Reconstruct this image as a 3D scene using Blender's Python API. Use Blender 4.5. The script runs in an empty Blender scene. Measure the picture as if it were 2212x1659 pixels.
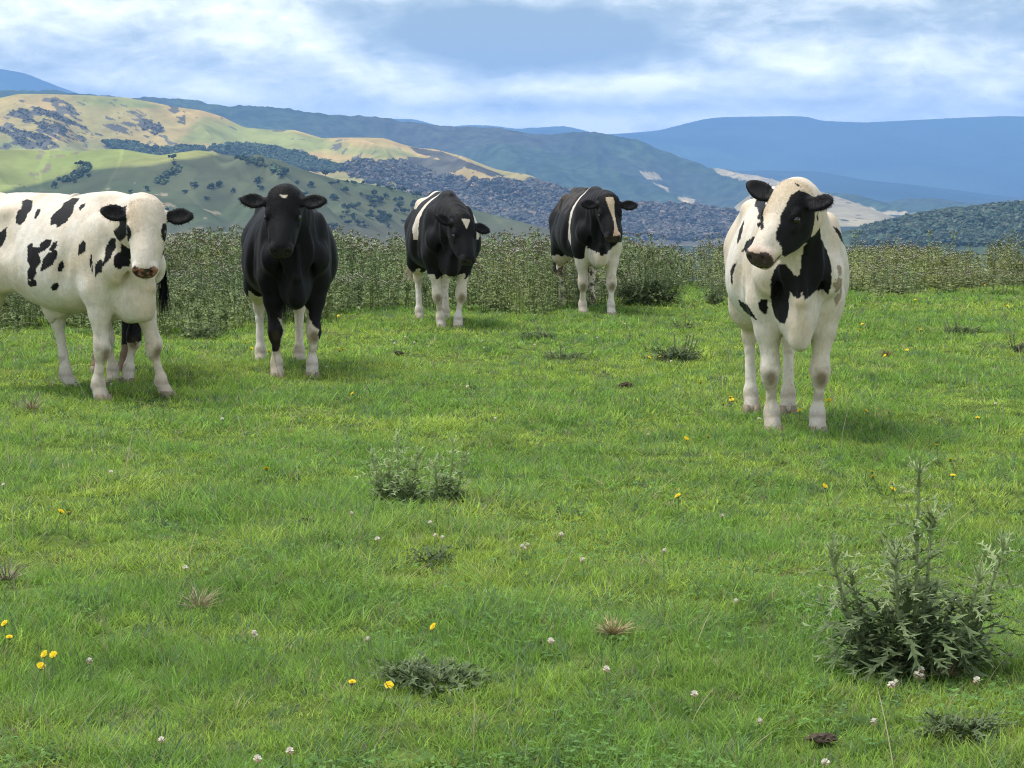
import bpy, math, random
import numpy as np
from mathutils import Vector, Matrix, noise as mnoise

# ------------------------------------------------------------------ camera, sky, sun, exposure
C = bpy.context.scene.collection
SC = bpy.context.scene
CAM_H = 1.45
HAZE = 7.5e-5
F = 5223.0                      # focal length in pixels of a 2212 px wide picture
HORIZON = 390.0
PITCH = math.atan((829.5 - HORIZON) / F)
camd = bpy.data.cameras.new('camera')
camd.sensor_width = 36.0
camd.lens = F / 2212.0 * 36.0
camd.clip_start = 0.1
camd.clip_end = 60000.0
cam = bpy.data.objects.new('camera', camd)
C.objects.link(cam)
cam.location = (0, 0, CAM_H)
cam.rotation_euler = (math.radians(90) - PITCH, 0, 0)
SC.camera = cam
SC.render.resolution_x, SC.render.resolution_y = 1024, 768
SC.view_settings.view_transform = 'Standard'
SC.view_settings.look = 'None'
SC.view_settings.exposure = 1.16
SC.view_settings.gamma = 1.0
SC.render.engine = 'CYCLES'
SC.cycles.volume_bounces = 1
SC.cycles.max_bounces = 6
SC.cycles.filter_width = 1.1
SC.cycles.use_denoising = True
SC.cycles.denoising_prefilter = 'NONE'
SC.cycles.transparent_max_bounces = 8

SUN_EL, SUN_AZ = math.radians(66), math.radians(-70)      # azimuth from +Y towards +X

world = bpy.data.worlds.new('World')
SC.world = world
world.use_nodes = True
wn, wl = world.node_tree.nodes, world.node_tree.links
for n in list(wn):
    wn.remove(n)


def N(nt, t, **kw):
    n = nt.nodes.new(t)
    for k, v in kw.items():
        if k == 'inp':
            for a, b in v.items():
                n.inputs[a].default_value = b
        else:
            setattr(n, k, v)
    return n


class G:
    """tiny expression helper for math nodes"""
    def __init__(s, nt):
        s.nt = nt

    def m(s, op, *a, clamp=False):
        n = s.nt.nodes.new('ShaderNodeMath')
        n.operation = op
        n.use_clamp = clamp
        for i, v in enumerate(a):
            if isinstance(v, (int, float)):
                n.inputs[i].default_value = v
            else:
                s.nt.links.new(v, n.inputs[i])
        return n.outputs[0]

    def mix(s, f, a, b):
        n = s.nt.nodes.new('ShaderNodeMix')
        n.data_type = 'RGBA'
        for sock, v in ((n.inputs[0], f), (n.inputs[6], a), (n.inputs[7], b)):
            if isinstance(v, (int, float)):
                sock.default_value = v
            elif isinstance(v, tuple):
                sock.default_value = (*v, 1) if len(v) == 3 else v
            else:
                s.nt.links.new(v, sock)
        return n.outputs[2]

    def noise(s, vec, scale, detail=4, rough=0.55, dist=0.0, out=0):
        n = s.nt.nodes.new('ShaderNodeTexNoise')
        n.inputs['Scale'].default_value = scale
        n.inputs['Detail'].default_value = detail
        n.inputs['Roughness'].default_value = rough
        n.inputs['Distortion'].default_value = dist
        if vec is not None:
            s.nt.links.new(vec, n.inputs['Vector'])
        return n.outputs[out]

    def ramp(s, f, stops):
        n = s.nt.nodes.new('ShaderNodeValToRGB')
        r = n.color_ramp
        while len(r.elements) < len(stops):
            r.elements.new(0.5)
        for e, (p, c) in zip(r.elements, stops):
            e.position = p
            e.color = (*c, 1) if isinstance(c, tuple) else (c, c, c, 1)
        s.nt.links.new(f, n.inputs[0])
        return n.outputs[0]

    def smooth(s, v, a, b):
        n = s.nt.nodes.new('ShaderNodeMapRange')
        n.interpolation_type = 'SMOOTHSTEP'
        n.inputs[1].default_value = a
        n.inputs[2].default_value = b
        s.nt.links.new(v, n.inputs[0])
        return n.outputs[0]

    def xyz(s, x, y, z):
        n = s.nt.nodes.new('ShaderNodeCombineXYZ')
        for i, v in enumerate((x, y, z)):
            if isinstance(v, (int, float)):
                n.inputs[i].default_value = v
            else:
                s.nt.links.new(v, n.inputs[i])
        return n.outputs[0]


def build_world():
    nt = world.node_tree
    g = G(nt)
    out = N(nt, 'ShaderNodeOutputWorld')
    bg = N(nt, 'ShaderNodeBackground')
    bg.inputs['Strength'].default_value = 0.1
    nt.links.new(bg.outputs[0], out.inputs[0])
    sky = N(nt, 'ShaderNodeTexSky', sky_type='NISHITA', sun_disc=False)
    sky.sun_elevation = SUN_EL
    sky.sun_rotation = SUN_AZ
    sky.air_density = 1.0
    sky.dust_density = 1.0
    geo = N(nt, 'ShaderNodeTexCoord')
    sep = N(nt, 'ShaderNodeSeparateXYZ')
    nt.links.new(geo.outputs['Generated'], sep.inputs[0])
    x, y, z = sep.outputs
    az = g.m('ARCTAN2', x, y)                       # 0 towards +Y, radians
    el = g.m('ARCSINE', z)
    # clouds stretched along the horizon, the higher the rounder
    vec = g.xyz(g.m('MULTIPLY', az, 19.0), g.m('MULTIPLY', el, 44.0), 3.7)
    n1 = g.noise(vec, 1.0, 9, 0.58, 0.3)
    n2 = g.noise(vec, 0.45, 3, 0.5, 0.3)
    n3 = g.noise(vec, 2.9, 9, 0.62, 0.4)

    def blob(a0, e0, ra, re, rot=0.0):
        c, s_ = math.cos(rot), math.sin(rot)
        da = g.m('SUBTRACT', az, a0)
        de = g.m('SUBTRACT', el, e0)
        u = g.m('DIVIDE', g.m('ADD', g.m('MULTIPLY', da, c), g.m('MULTIPLY', de, s_)), ra)
        v = g.m('DIVIDE', g.m('SUBTRACT', g.m('MULTIPLY', de, c), g.m('MULTIPLY', da, s_)), re)
        d = g.m('SQRT', g.m('ADD', g.m('MULTIPLY', u, u), g.m('MULTIPLY', v, v)))
        return g.m('SUBTRACT', 1.0, g.smooth(d, 0.15, 1.25))

    def P(px, py):
        return (px - 1106) / F, (HORIZON - py) / F
    # bright (positive) and dark (negative) cloud masses
    terms = [(P(640, 120), .060, .011, -.18, .55), (P(820, 175), .050, .0080, -.22, .50),
             (P(90, 60), .085, .016, .0, .55), (P(1250, 190), .070, .0060, .05, .85),
             (P(1760, 165), .080, .0110, .05, .55), (P(1180, 268), .13, .0065, .0, .75), (P(500, 215), .09, .006, -.1, .35), (P(300, 190), .05, .006, 0, .15),
             (P(1120, 85), .085, .0165, -.08, -1.7), (P(1350, 60), .120, .0170, .0, -.75),
             (P(1950, 50), .11, .0130, .0, -.55), (P(560, 150), .05, .010, .0, -.15), (P(300, 110), .045, .013, .1, -.40),
             (P(2050, 190), .06, .010, 0, -.1), (P(800, 15), .06, .008, .0, -.35), (P(660, 235), .05, .005, .0, -.15)]
    s = g.m('MULTIPLY', g.m('SUBTRACT', n1, 0.5), 2.1)
    s = g.m('ADD', s, g.m('MULTIPLY', g.m('SUBTRACT', n3, 0.5), 1.25))
    s = g.m('ADD', s, g.m('MULTIPLY', g.m('SUBTRACT', n2, 0.5), 1.0))
    for (a0, e0), ra, re, rot, w in terms:
        s = g.m('ADD', s, g.m('MULTIPLY', blob(a0, e0, ra, re, rot), w * 0.62))
    s = g.m('ADD', s, g.m('MULTIPLY', g.m('SUBTRACT', 1.0, g.smooth(el, 0.018, 0.040)), 0.30))
    b = g.m('ADD', g.m('MULTIPLY', s, 0.66), 0.56, clamp=True)
    cloud0 = g.ramp(b, [(0.0, (1.35, 1.55, 1.4)), (0.25, (2.2, 2.4, 2.1)), (0.5, (3.9, 3.95, 3.4)), (0.75, (6.0, 5.9, 5.0)), (1.0, (8.6, 8.2, 6.9))])
    lift = nt.nodes.new('ShaderNodeVectorMath')
    lift.operation = 'SCALE'
    nt.links.new(cloud0, lift.inputs[0])
    nt.links.new(g.m('ADD', 0.85, g.m('MULTIPLY', g.m('SUBTRACT', 1.0, g.smooth(el, 0.01, 0.16)), 1.18)), lift.inputs['Scale'])
    cloud = lift.outputs[0]
    # overhead: plain bright overcast with blue let through
    col = g.mix(0.90, sky.outputs[0], cloud)
    over = g.mix(0.6, sky.outputs[0], (5.2, 5.2, 5.2))
    col = g.mix(g.smooth(el, 0.10, 0.35), col, over)
    nt.links.new(col, bg.inputs['Color'])


build_world()
sund = bpy.data.lights.new('sun', 'SUN')
sund.energy = 1.9
sund.angle = math.radians(26)
sund.color = (1.0, 0.965, 0.91)
sun = bpy.data.objects.new('sun', sund)
C.objects.link(sun)
sun_dir = Vector((math.sin(SUN_AZ) * math.cos(SUN_EL), math.cos(SUN_AZ) * math.cos(SUN_EL), math.sin(SUN_EL)))
sun.rotation_euler = sun_dir.to_track_quat('Z', 'Y').to_euler()

# ------------------------------------------------------------------ helpers
rng = np.random.default_rng(7)
random.seed(7)


def ray(px, py):
    """unit-depth direction through a point of the picture (2212 px wide)"""
    a, b = (px - 1106.0) / F, (829.5 - py) / F
    c, s = math.cos(PITCH), math.sin(PITCH)
    return np.array([a, c + b * s, -s + b * c])


def ground_z(x, y):
    x = np.asarray(x, float)
    y = np.asarray(y, float)
    z = 0.018 * np.sin(x * 1.3 + y * 0.9) + 0.014 * np.sin(x * 2.9 - y * 1.7 + 1.0) + 0.010 * np.sin(x * 5.1 + y * 4.3)
    z = z - 0.021 * np.clip(y - 29.0, 0, 1e9) - 0.006 * np.clip(y - 40.0, 0, 20.0) ** 2 - 0.24 * np.clip(y - 60.0, 0, 1e9)
    return np.maximum(z, -95.0)


def ground_at(px, py):
    d = ray(px, py)
    t = CAM_H / -d[2]
    for _ in range(8):
        p = d * t
        t = (CAM_H - float(ground_z(p[0], p[1]))) / -d[2]
    p = d * t
    return Vector((p[0], p[1], float(ground_z(p[0], p[1]))))


def to_px(P):
    """world points (n,3) -> picture coordinates (2212 px wide)"""
    c, s = math.cos(PITCH), math.sin(PITCH)
    x, y, z = P[:, 0], P[:, 1], P[:, 2] - CAM_H
    dep = y * c - z * s
    up = y * s + z * c
    return 1106 + F * x / dep, 829.5 - F * up / dep


def make_mesh(name, V, Fc, mats=(), smooth=True, cols=None, cname='col', midx=None):
    """V (n,3), Fc (m,3|4) arrays -> mesh"""
    me = bpy.data.meshes.new(name)
    V = np.asarray(V, np.float32)
    Fc = np.asarray(Fc, np.int32)
    k = Fc.shape[1]
    me.vertices.add(len(V))
    me.vertices.foreach_set('co', V.ravel())
    me.loops.add(Fc.size)
    me.loops.foreach_set('vertex_index', Fc.ravel())
    me.polygons.add(len(Fc))
    me.polygons.foreach_set('loop_start', np.arange(0, Fc.size, k, dtype=np.int32))
    me.polygons.foreach_set('loop_total', np.full(len(Fc), k, np.int32))
    me.polygons.foreach_set('use_smooth', np.full(len(Fc), smooth, bool))
    if midx is not None:
        me.polygons.foreach_set('material_index', np.asarray(midx, np.int32))
    if cols is not None:
        at = me.color_attributes.new(cname, 'FLOAT_COLOR', 'POINT')
        cc = np.ones((len(V), 4), np.float32)
        cc[:, :cols.shape[1]] = cols
        at.data.foreach_set('color', cc.ravel())
    me.update(calc_edges=True)
    for m in mats:
        me.materials.append(m)
    return me


def link(name, me, parent=None, **props):
    o = bpy.data.objects.new(name, me)
    C.objects.link(o)
    if parent is not None:
        o.parent = parent
    for k, v in props.items():
        o[k] = v
    return o


def empty(name, loc=(0, 0, 0), rz=0.0, **props):
    o = link(name, None, None, **props)
    o.location = loc
    o.rotation_euler = (0, 0, rz)
    o.empty_display_size = 0.1
    return o


def in_poly(px, py, poly):
    r = np.zeros(px.shape, bool)
    n = len(poly)
    j = n - 1
    for i in range(n):
        xi, yi = poly[i]
        xj, yj = poly[j]
        if yi != yj:
            c = ((yi > py) != (yj > py)) & (px < (xj - xi) * (py - yi) / (yj - yi) + xi)
            r ^= c
        j = i
    return r


def vnoise(P, scale, seed=0):
    """cheap value noise for arrays, roughly -1..1"""
    P = np.asarray(P, float) * scale + seed * 17.13
    i = np.floor(P).astype(np.int64)
    f = P - i
    f = f * f * (3 - 2 * f)
    D = P.shape[1]
    out = np.zeros(len(P))
    for c in range(2 ** D):
        w = np.ones(len(P))
        h = np.zeros(len(P), np.int64)
        for d in range(D):
            b = (c >> d) & 1
            w = w * (f[:, d] if b else 1 - f[:, d])
            h = h * 73856093 + (i[:, d] + b) * (19349663 + 83492791 * d)
        h = (h ^ (h >> 13)) * 1274126177
        h = (h ^ (h >> 16)) & 0xffffff
        out += w * (h / float(0xffffff))
    return out * 2 - 1


def fbm(P, scale, oct=4, seed=0, rough=0.5):
    a, s, t = 1.0, 0.0, 0.0
    for k in range(oct):
        s = s + a * vnoise(P, scale * 2 ** k, seed + k)
        t += a
        a *= rough
    return s / t


def principled(name, base=(.5, .5, .5), rough=0.7, spec=0.3):
    m = bpy.data.materials.new(name)
    m.use_nodes = True
    b = m.node_tree.nodes['Principled BSDF']
    b.inputs['Base Color'].default_value = (*base, 1)
    b.inputs['Roughness'].default_value = rough
    b.inputs['Specular IOR Level'].default_value = spec
    return m, m.node_tree, b
# ------------------------------------------------------------------ cattle
class Field:
    """signed distance field on a grid, joined by smooth unions, turned into one continuous skin by surface nets"""
    def __init__(s, lo, hi, h):
        s.lo, s.h = np.array(lo, float), h
        s.n = np.ceil((np.array(hi) - s.lo) / h).astype(int) + 1
        s.F = np.full(s.n, 1.0, np.float32)
        s.ax = [(s.lo[i] + h * np.arange(s.n[i])).astype(np.float32) for i in range(3)]

    def box(s, lo, hi):
        a = np.clip(((np.array(lo) - s.lo) / s.h).astype(int), 0, s.n)
        b = np.clip(((np.array(hi) - s.lo) / s.h).astype(int) + 2, 0, s.n)
        sl = tuple(slice(a[i], b[i]) for i in range(3))
        X = s.ax[0][sl[0]][:, None, None]
        Y = s.ax[1][sl[1]][None, :, None]
        Z = s.ax[2][sl[2]][None, None, :]
        return sl, X, Y, Z

    def put(s, sl, d, k, sub=False):
        a = s.F[sl]
        if a.size == 0:
            return
        if sub:
            d = -d
            hh = np.maximum(k - np.abs(a - d), 0) / k
            s.F[sl] = np.maximum(a, d) + hh * hh * k * 0.25
        else:
            hh = np.maximum(k - np.abs(a - d), 0) / k
            s.F[sl] = np.minimum(a, d) - hh * hh * k * 0.25

    def ell(s, c, r, R=None, k=0.03, sub=False):
        c, r = np.array(c, float), np.array(r, float)
        m = (r.max() if R is not None else r) + k + 0.02
        sl, X, Y, Z = s.box(c - m, c + m)
        x, y, z = X - c[0], Y - c[1], Z - c[2]
        if R is not None:
            x, y, z = (R[0][0] * x + R[1][0] * y + R[2][0] * z, R[0][1] * x + R[1][1] * y + R[2][1] * z,
                       R[0][2] * x + R[1][2] * y + R[2][2] * z)
        k0 = np.sqrt((x / r[0]) ** 2 + (y / r[1]) ** 2 + (z / r[2]) ** 2)
        k1 = np.sqrt((x / r[0] ** 2) ** 2 + (y / r[1] ** 2) ** 2 + (z / r[2] ** 2) ** 2) + 1e-9
        s.put(sl, (k0 * (k0 - 1) / k1).astype(np.float32), k, sub)

    def cone(s, a, b, ra, rb, k=0.03, sub=False):
        a, b = np.array(a, float), np.array(b, float)
        m = max(ra, rb) + k + 0.02
        sl, X, Y, Z = s.box(np.minimum(a, b) - m, np.maximum(a, b) + m)
        ab = b - a
        L = float(ab @ ab) + 1e-9
        x, y, z = X - a[0], Y - a[1], Z - a[2]
        t = np.clip((x * ab[0] + y * ab[1] + z * ab[2]) / L, 0, 1)
        d = np.sqrt((x - t * ab[0]) ** 2 + (y - t * ab[1]) ** 2 + (z - t * ab[2]) ** 2) - (ra + (rb - ra) * t)
        s.put(sl, d.astype(np.float32), k, sub)

    def tube(s, o, R, sec, k=0.03, egg=0.0, pw=2.0):
        """sections (t, zc, half width, half height) along the first axis of frame R at o"""
        sec = np.array(sec, float)
        o = np.array(o, float)
        R = np.array(R, float)
        cor = []
        for t, zc, w, h in sec:
            for sy in (-1, 1):
                for sz in (-1, 1):
                    cor.append(o + R @ np.array([t, sy * w, zc + sz * h]))
        cor = np.array(cor)
        m = k + 0.03
        sl, X, Y, Z = s.box(cor.min(0) - m, cor.max(0) + m)
        x, y, z = X - o[0], Y - o[1], Z - o[2]
        t = R[0, 0] * x + R[1, 0] * y + R[2, 0] * z
        yy = R[0, 1] * x + R[1, 1] * y + R[2, 1] * z
        zz = R[0, 2] * x + R[1, 2] * y + R[2, 2] * z
        tt = np.linspace(sec[0, 0], sec[-1, 0], 400)

        def cr(col):
            # smooth the piecewise-linear profile a little
            v = np.interp(tt, sec[:, 0], sec[:, col])
            kk = np.hanning(31)
            kk /= kk.sum()
            vp = np.pad(v, 15, mode='edge')
            return np.convolve(vp, kk, 'valid')
        dt = tt[1] - tt[0]
        idx = np.clip((t - tt[0]) / dt, 0, 398.999)
        i0 = idx.astype(int)
        fr = idx - i0
        zc, w, h = [(lambda v: v[i0] * (1 - fr) + v[i0 + 1] * fr)(cr(c)) for c in (1, 2, 3)]
        v = (zz - zc) / h
        wv = w * (1 - egg * np.clip(v, -1.2, 1.2))
        q = (np.abs(yy / wv) ** pw + np.abs(v) ** pw) ** (1 / pw)
        d = (q - 1) * np.minimum(w, h)
        over = np.maximum(np.maximum(tt[0] - t, t - tt[-1]), 0)
        d = np.sqrt(np.maximum(d, 0) ** 2 + over ** 2) + np.minimum(d, 0) * (over <= 0)
        s.put(sl, d.astype(np.float32), k)

    def mesh(s):
        Fd = s.F
        S = Fd < 0
        n = s.n
        cells = np.zeros(n - 1, bool)
        allin = np.ones(n - 1, bool)
        for dx in (0, 1):
            for dy in (0, 1):
                for dz in (0, 1):
                    c = S[dx:n[0] - 1 + dx, dy:n[1] - 1 + dy, dz:n[2] - 1 + dz]
                    cells |= c
                    allin &= c
        act = cells & ~allin
        ci = np.argwhere(act)
        vid = np.full(n - 1, -1, np.int64)
        vid[act] = np.arange(len(ci))
        acc = np.zeros((len(ci), 3))
        cnt = np.zeros(len(ci))
        corners = [(dx, dy, dz) for dx in (0, 1) for dy in (0, 1) for dz in (0, 1)]
        for a in corners:
            for ax in range(3):
                if a[ax] == 1:
                    continue
                b = list(a)
                b[ax] = 1
                fa = Fd[ci[:, 0] + a[0], ci[:, 1] + a[1], ci[:, 2] + a[2]]
                fb = Fd[ci[:, 0] + b[0], ci[:, 1] + b[1], ci[:, 2] + b[2]]
                x = (fa < 0) != (fb < 0)
                t = np.where(x, fa / (fa - fb + 1e-12), 0)
                p = np.tile(np.array(a, float), (len(ci), 1))
                p[:, ax] = t
                acc[x] += p[x]
                cnt[x] += 1
        V = s.lo + s.h * (ci + acc / cnt[:, None])
        faces = []
        for ax in range(3):
            u, w = [(1, 2), (2, 0), (0, 1)][ax]
            sa = [slice(0, None)] * 3
            sa[ax] = slice(0, n[ax] - 1)
            sb = [slice(0, None)] * 3
            sb[ax] = slice(1, n[ax])
            A, B = S[tuple(sa)], S[tuple(sb)]
            e = np.argwhere(A != B)
            flip = A[e[:, 0], e[:, 1], e[:, 2]]
            ok = (e[:, u] > 0) & (e[:, w] > 0) & (e[:, u] < n[u] - 1) & (e[:, w] < n[w] - 1)
            e, flip = e[ok], flip[ok]
            q = []
            for du, dw in ((-1, -1), (0, -1), (0, 0), (-1, 0)):
                c = e.copy()
                c[:, u] += du
                c[:, w] += dw
                q.append(vid[c[:, 0], c[:, 1], c[:, 2]])
            q = np.stack(q, 1)
            q[~flip] = q[~flip][:, ::-1]
            faces.append(q)
        Fc = np.concatenate(faces)
        # two rounds of gentle relaxation keep the skin free of grid steps
        E = np.concatenate([Fc[:, [0, 1]], Fc[:, [1, 2]], Fc[:, [2, 3]], Fc[:, [3, 0]]])
        for lam in (0.5, -0.35, 0.45, -0.3):
            sm = np.zeros_like(V)
            ct = np.bincount(E.ravel(), minlength=len(V)).astype(float)
            for d in range(3):
                sm[:, d] = np.bincount(E[:, 0], V[E[:, 1], d], len(V)) + np.bincount(E[:, 1], V[E[:, 0], d], len(V))
            V = V + lam * (sm / np.maximum(ct, 1)[:, None] - V)
        return V, Fc


def rot(axis, deg):
    return np.array(Matrix.Rotation(math.radians(deg), 3, axis))


def vnormals(V, Fc):
    a = V[Fc[:, 2]] - V[Fc[:, 0]]
    b = V[Fc[:, 3]] - V[Fc[:, 1]]
    n = np.cross(a, b)
    out = np.zeros_like(V)
    for c in range(4):
        for d in range(3):
            out[:, d] += np.bincount(Fc[:, c], n[:, d], len(V))
    return out / (np.linalg.norm(out, axis=1, keepdims=True) + 1e-12)


def coat_material():
    m, nt, b = principled('cattle_coat', rough=0.72, spec=0.17)
    g = G(nt)
    att = N(nt, 'ShaderNodeVertexColor', layer_name='col')
    tc = N(nt, 'ShaderNodeTexCoord')
    mp = N(nt, 'ShaderNodeMapping')
    mp.inputs['Scale'].default_value = (1, 1, 0.35)
    nt.links.new(tc.outputs['Object'], mp.inputs[0])
    n1 = g.noise(mp.outputs[0], 160, 3, 0.65)
    n2 = g.noise(tc.outputs['Object'], 14, 4, 0.6, 0.4)
    n3 = g.noise(mp.outputs[0], 55, 4, 0.7, 0.6)
    f = g.m('ADD', g.m('MULTIPLY', g.smooth(n1, .3, .7), 0.10), g.m('MULTIPLY', g.smooth(n2, .3, .7), 0.14))
    f = g.m('ADD', f, g.m('MULTIPLY', g.smooth(n3, .3, .7), 0.14))
    f = g.m('ADD', f, 0.81)
    hs = nt.nodes.new('ShaderNodeVectorMath')
    hs.operation = 'SCALE'
    nt.links.new(att.outputs['Color'], hs.inputs[0])
    nt.links.new(f, hs.inputs['Scale'])
    nt.links.new(hs.outputs[0], b.inputs['Base Color'])
    nt.links.new(g.m('SUBTRACT', 0.68, g.m('MULTIPLY', att.outputs['Alpha'], 0.40)), b.inputs['Roughness'])
    bump = N(nt, 'ShaderNodeBump')
    bump.inputs['Strength'].default_value = 0.45
    bump.inputs['Distance'].default_value = 0.01
    hgt = g.m('ADD', g.m('MULTIPLY', n3, 0.5), g.m('MULTIPLY', n1, 0.2))
    hgt = g.m('ADD', hgt, g.m('MULTIPLY', n2, 1.2))
    nt.links.new(hgt, bump.inputs['Height'])
    nt.links.new(bump.outputs[0], b.inputs['Normal'])
    b.inputs['Sheen Weight'].default_value = 0.03
    b.inputs['Sheen Roughness'].default_value = 0.4
    return m


COAT = coat_material()
HOOF, _nt, _b = principled('hoof_horn', (.22, .17, .12), .6)
EYE, _nt, _b = principled('wet_eye', (.012, .008, .006), .06, .7)
HAIRM, _nt, _hb = principled('tail_hair', rough=.8)
_at = N(_nt, 'ShaderNodeVertexColor', layer_name='col')
_nt.links.new(_at.outputs['Color'], _hb.inputs['Base Color'])

WHITE = np.array([.64, .595, .52])
CREAM = np.array([.56, .46, .335])
BLACK = np.array([.0045, .0043, .0046])


def hair_mesh(roots, dirs, L, w, col, droop=0.3, seg=3):
    """thin tapering hair locks"""
    n = len(roots)
    side = np.cross(dirs, rng.normal(size=(n, 3)))
    side /= np.linalg.norm(side, axis=1, keepdims=True) + 1e-9
    V, Fc = [], []
    for s_ in range(seg + 1):
        t = s_ / seg
        c = roots + dirs * (L * t)[:, None] + np.array([0, 0, -1]) * (droop * L * t * t)[:, None]
        ww = (w * (1 - t * 0.9))[:, None]
        V += [c - side * ww, c + side * ww]
    V = np.stack(V, 1).reshape(-1, 3)
    k = 2 * (seg + 1)
    base = np.arange(n) * k
    for s_ in range(seg):
        Fc.append(np.stack([base + 2 * s_, base + 2 * s_ + 1, base + 2 * s_ + 3, base + 2 * s_ + 2], 1))
    cols = np.repeat(col, k, axis=0)
    return V, np.concatenate(Fc), cols


def hoof_mesh(fwd):
    V, Fc = [], []
    for sy in (-1, 1):
        rings = [(0.0, .050, .030, .012), (0.02, .047, .028, .009), (0.05, .038, .024, .0)]
        b0 = len(V)
        K = 12
        for z, rx, ry, off in rings:
            for i in range(K):
                a = 2 * math.pi * i / K
                V.append(((math.cos(a) * rx * (1.15 if math.cos(a) > 0 else .85) + off + .006), sy * .029 + math.sin(a) * ry * .98, z - .004))
        for r in range(2):
            for i in range(K):
                j = (i + 1) % K
                Fc.append((b0 + r * K + i, b0 + r * K + j, b0 + (r + 1) * K + j, b0 + (r + 1) * K + i))
        top = len(V)
        V.append((.006, sy * .029, .05))
        for i in range(0, K):
            j = (i + 1) % K
            Fc.append((b0 + 2 * K + i, b0 + 2 * K + j, top, top))
    me = bpy.data.meshes.new('hoof')
    me.from_pydata(V, [], [tuple(dict.fromkeys(f)) for f in Fc])
    me.materials.append(HOOF)
    for p in me.polygons:
        p.use_smooth = True
    return me


HOOFMESH = hoof_mesh(1)


def build_cow(p):
    """p: dict(front=(px,py), a=heading angle, head=(x,y,z of the poll), hyaw, hpitch, hroll, feet={...}, paint=function, label)"""
    fc = ground_at(*p['front'])
    a = math.radians(p['a'])
    hd = Vector((math.sin(a), -math.cos(a), 0))
    sc = p.get('scale', 1.0)
    psi = math.atan2(hd.y, hd.x)
    Rz = Matrix.Rotation(psi, 4, 'Z')
    root = Vector((fc.x, fc.y, fc.z)) - hd * (0.52 * sc)
    root.z = float(fc.z)
    M = Matrix.Translation(root) @ Rz @ Matrix.Scale(sc, 4)
    Mi = M.inverted()

    def loc(px, py):
        w = ground_at(px, py)
        return np.array(Mi @ w)
    feet = {'fl': (.52, .16), 'fr': (.52, -.16), 'hl': (-.76, .17), 'hr': (-.76, -.17)}
    for k, v in p.get('feet', {}).items():
        feet[k] = v
    hp = np.array(p['head'], float)
    h = p.get('res', 0.0085)
    lo = [-1.22, -.55, -.02]
    hi = [max(hp[0] + .6, 1.0), .55, max(hp[2] + .12, 1.5)]
    lo[1] = min(lo[1], hp[1] - .48)
    hi[1] = max(hi[1], hp[1] + .48)
    S = Field(lo, hi, h)
    bw = p.get('barrel', 1.0)
    I3 = np.eye(3)
    torso = [(-1.00, 1.14, .06, .08), (-.95, 1.12, .15, .17), (-.88, 1.09, .20, .235), (-.75, 1.065, .235, .285), (-.55, 1.025, .27 * bw, .325),
             (-.30, .975, .325 * bw, .375), (-.02, .955, .355 * bw, .395), (.22, .965, .325 * bw, .385), (.42, .99, .255, .375),
             (.58, 1.0, .205, .335), (.70, 1.0, .165, .275), (.80, .99, .11, .17)]
    S.tube((0, 0, 0), I3, torso, 0.04, egg=0.20, pw=2.12)
    for sy in (-1, 1):
        S.ell((-.52, sy * .175, 1.245), (.10, .055, .055), k=.09)            # hook bones
        S.ell((-.93, sy * .095, 1.20), (.06, .045, .06), k=.08)             # pin bones
        S.ell((-.73, sy * .17, .96), (.21, .11, .30), rot('Y', 12), k=.08)   # thigh
        S.ell((-.55, sy * .205, .86), (.14, .085, .16), rot('Y', -25), k=.09)  # stifle
        S.ell((.47, sy * .180, .98), (.155, .085, .27), rot('Y', 14), k=.05)  # shoulder blade
        S.ell((.64, sy * .165, .90), (.095, .085, .12), k=.06)              # point of the shoulder
        S.ell((.47, sy * .18, .76), (.13, .080, .14), k=.06)                # elbow muscle
        S.ell((-.40, sy * .37, 1.10), (.13, .10, .15), k=.07, sub=True)       # hollow of the flank
        S.ell((.275, sy * .385, .90), (.035, .09, .30), rot('Y', 10), k=.06, sub=True)   # behind the shoulder
        S.ell((.735, sy * .115, .74), (.06, .022, .15), rot('Y', -10), k=.035, sub=True)   # between brisket and leg
    S.ell((.36, 0, 1.345), (.26, .05, .04), k=.09)                          # withers
    S.ell((-.50, 0, 1.34), (.40, .035, .03), k=.10)                         # loin and rump line
    S.ell((.63, 0, .675), (.17, .105, .135), k=.08)                            # brisket
    S.cone((.66, 0, .66), (.40, 0, .58), .075, .06, k=.07)
    S.ell((-.25, 0, .565), (.12, .035, .05), k=.07)                         # sheath
    if p.get('sheath'):
        S.cone((-.34, 0, .60), (-.30, 0, .50), .04, .022, k=.05)
    # neck
    hyaw, hpit, hrol = p['hyaw'], p['hpitch'], p.get('hroll', 0)
    R = rot('Z', hyaw) @ rot('Y', hpit) @ rot('X', hrol)
    nb = np.array([.46, 0, 1.035])
    ne = hp + R @ np.array([.05, 0, -.115])
    m1 = nb + np.array([.25, 0, .10])
    back = R @ np.array([-.12, 0, -.02])
    m2 = ne + np.array([-.16, 0, .01]) * .6 + back * .5
    K = 14
    for i in range(K):
        t = i / (K - 1)
        c = (1 - t) ** 3 * nb + 3 * (1 - t) ** 2 * t * m1 + 3 * (1 - t) * t * t * m2 + t ** 3 * ne
        T = 3 * (1 - t) ** 2 * (m1 - nb) + 6 * (1 - t) * t * (m2 - m1) + 3 * t * t * (ne - m2)
        T /= np.linalg.norm(T)
        yv = np.cross([0, 0, 1], T)
        yv /= np.linalg.norm(yv)
        zv = np.cross(T, yv)
        RR = np.stack([T, yv, zv], 1)
        S.ell(c, (.13, .165 * (1 - t) + .098 * t, .265 * (1 - t) ** 1.3 + .135 * t + .03 * (t * (1 - t))), RR, k=.06)
    # dewlap from throat to brisket
    th = ne + R @ np.array([.02, 0, -.10]) + np.array([-.03, 0, -.04])
    br = np.array([.76, 0, .73])
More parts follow.
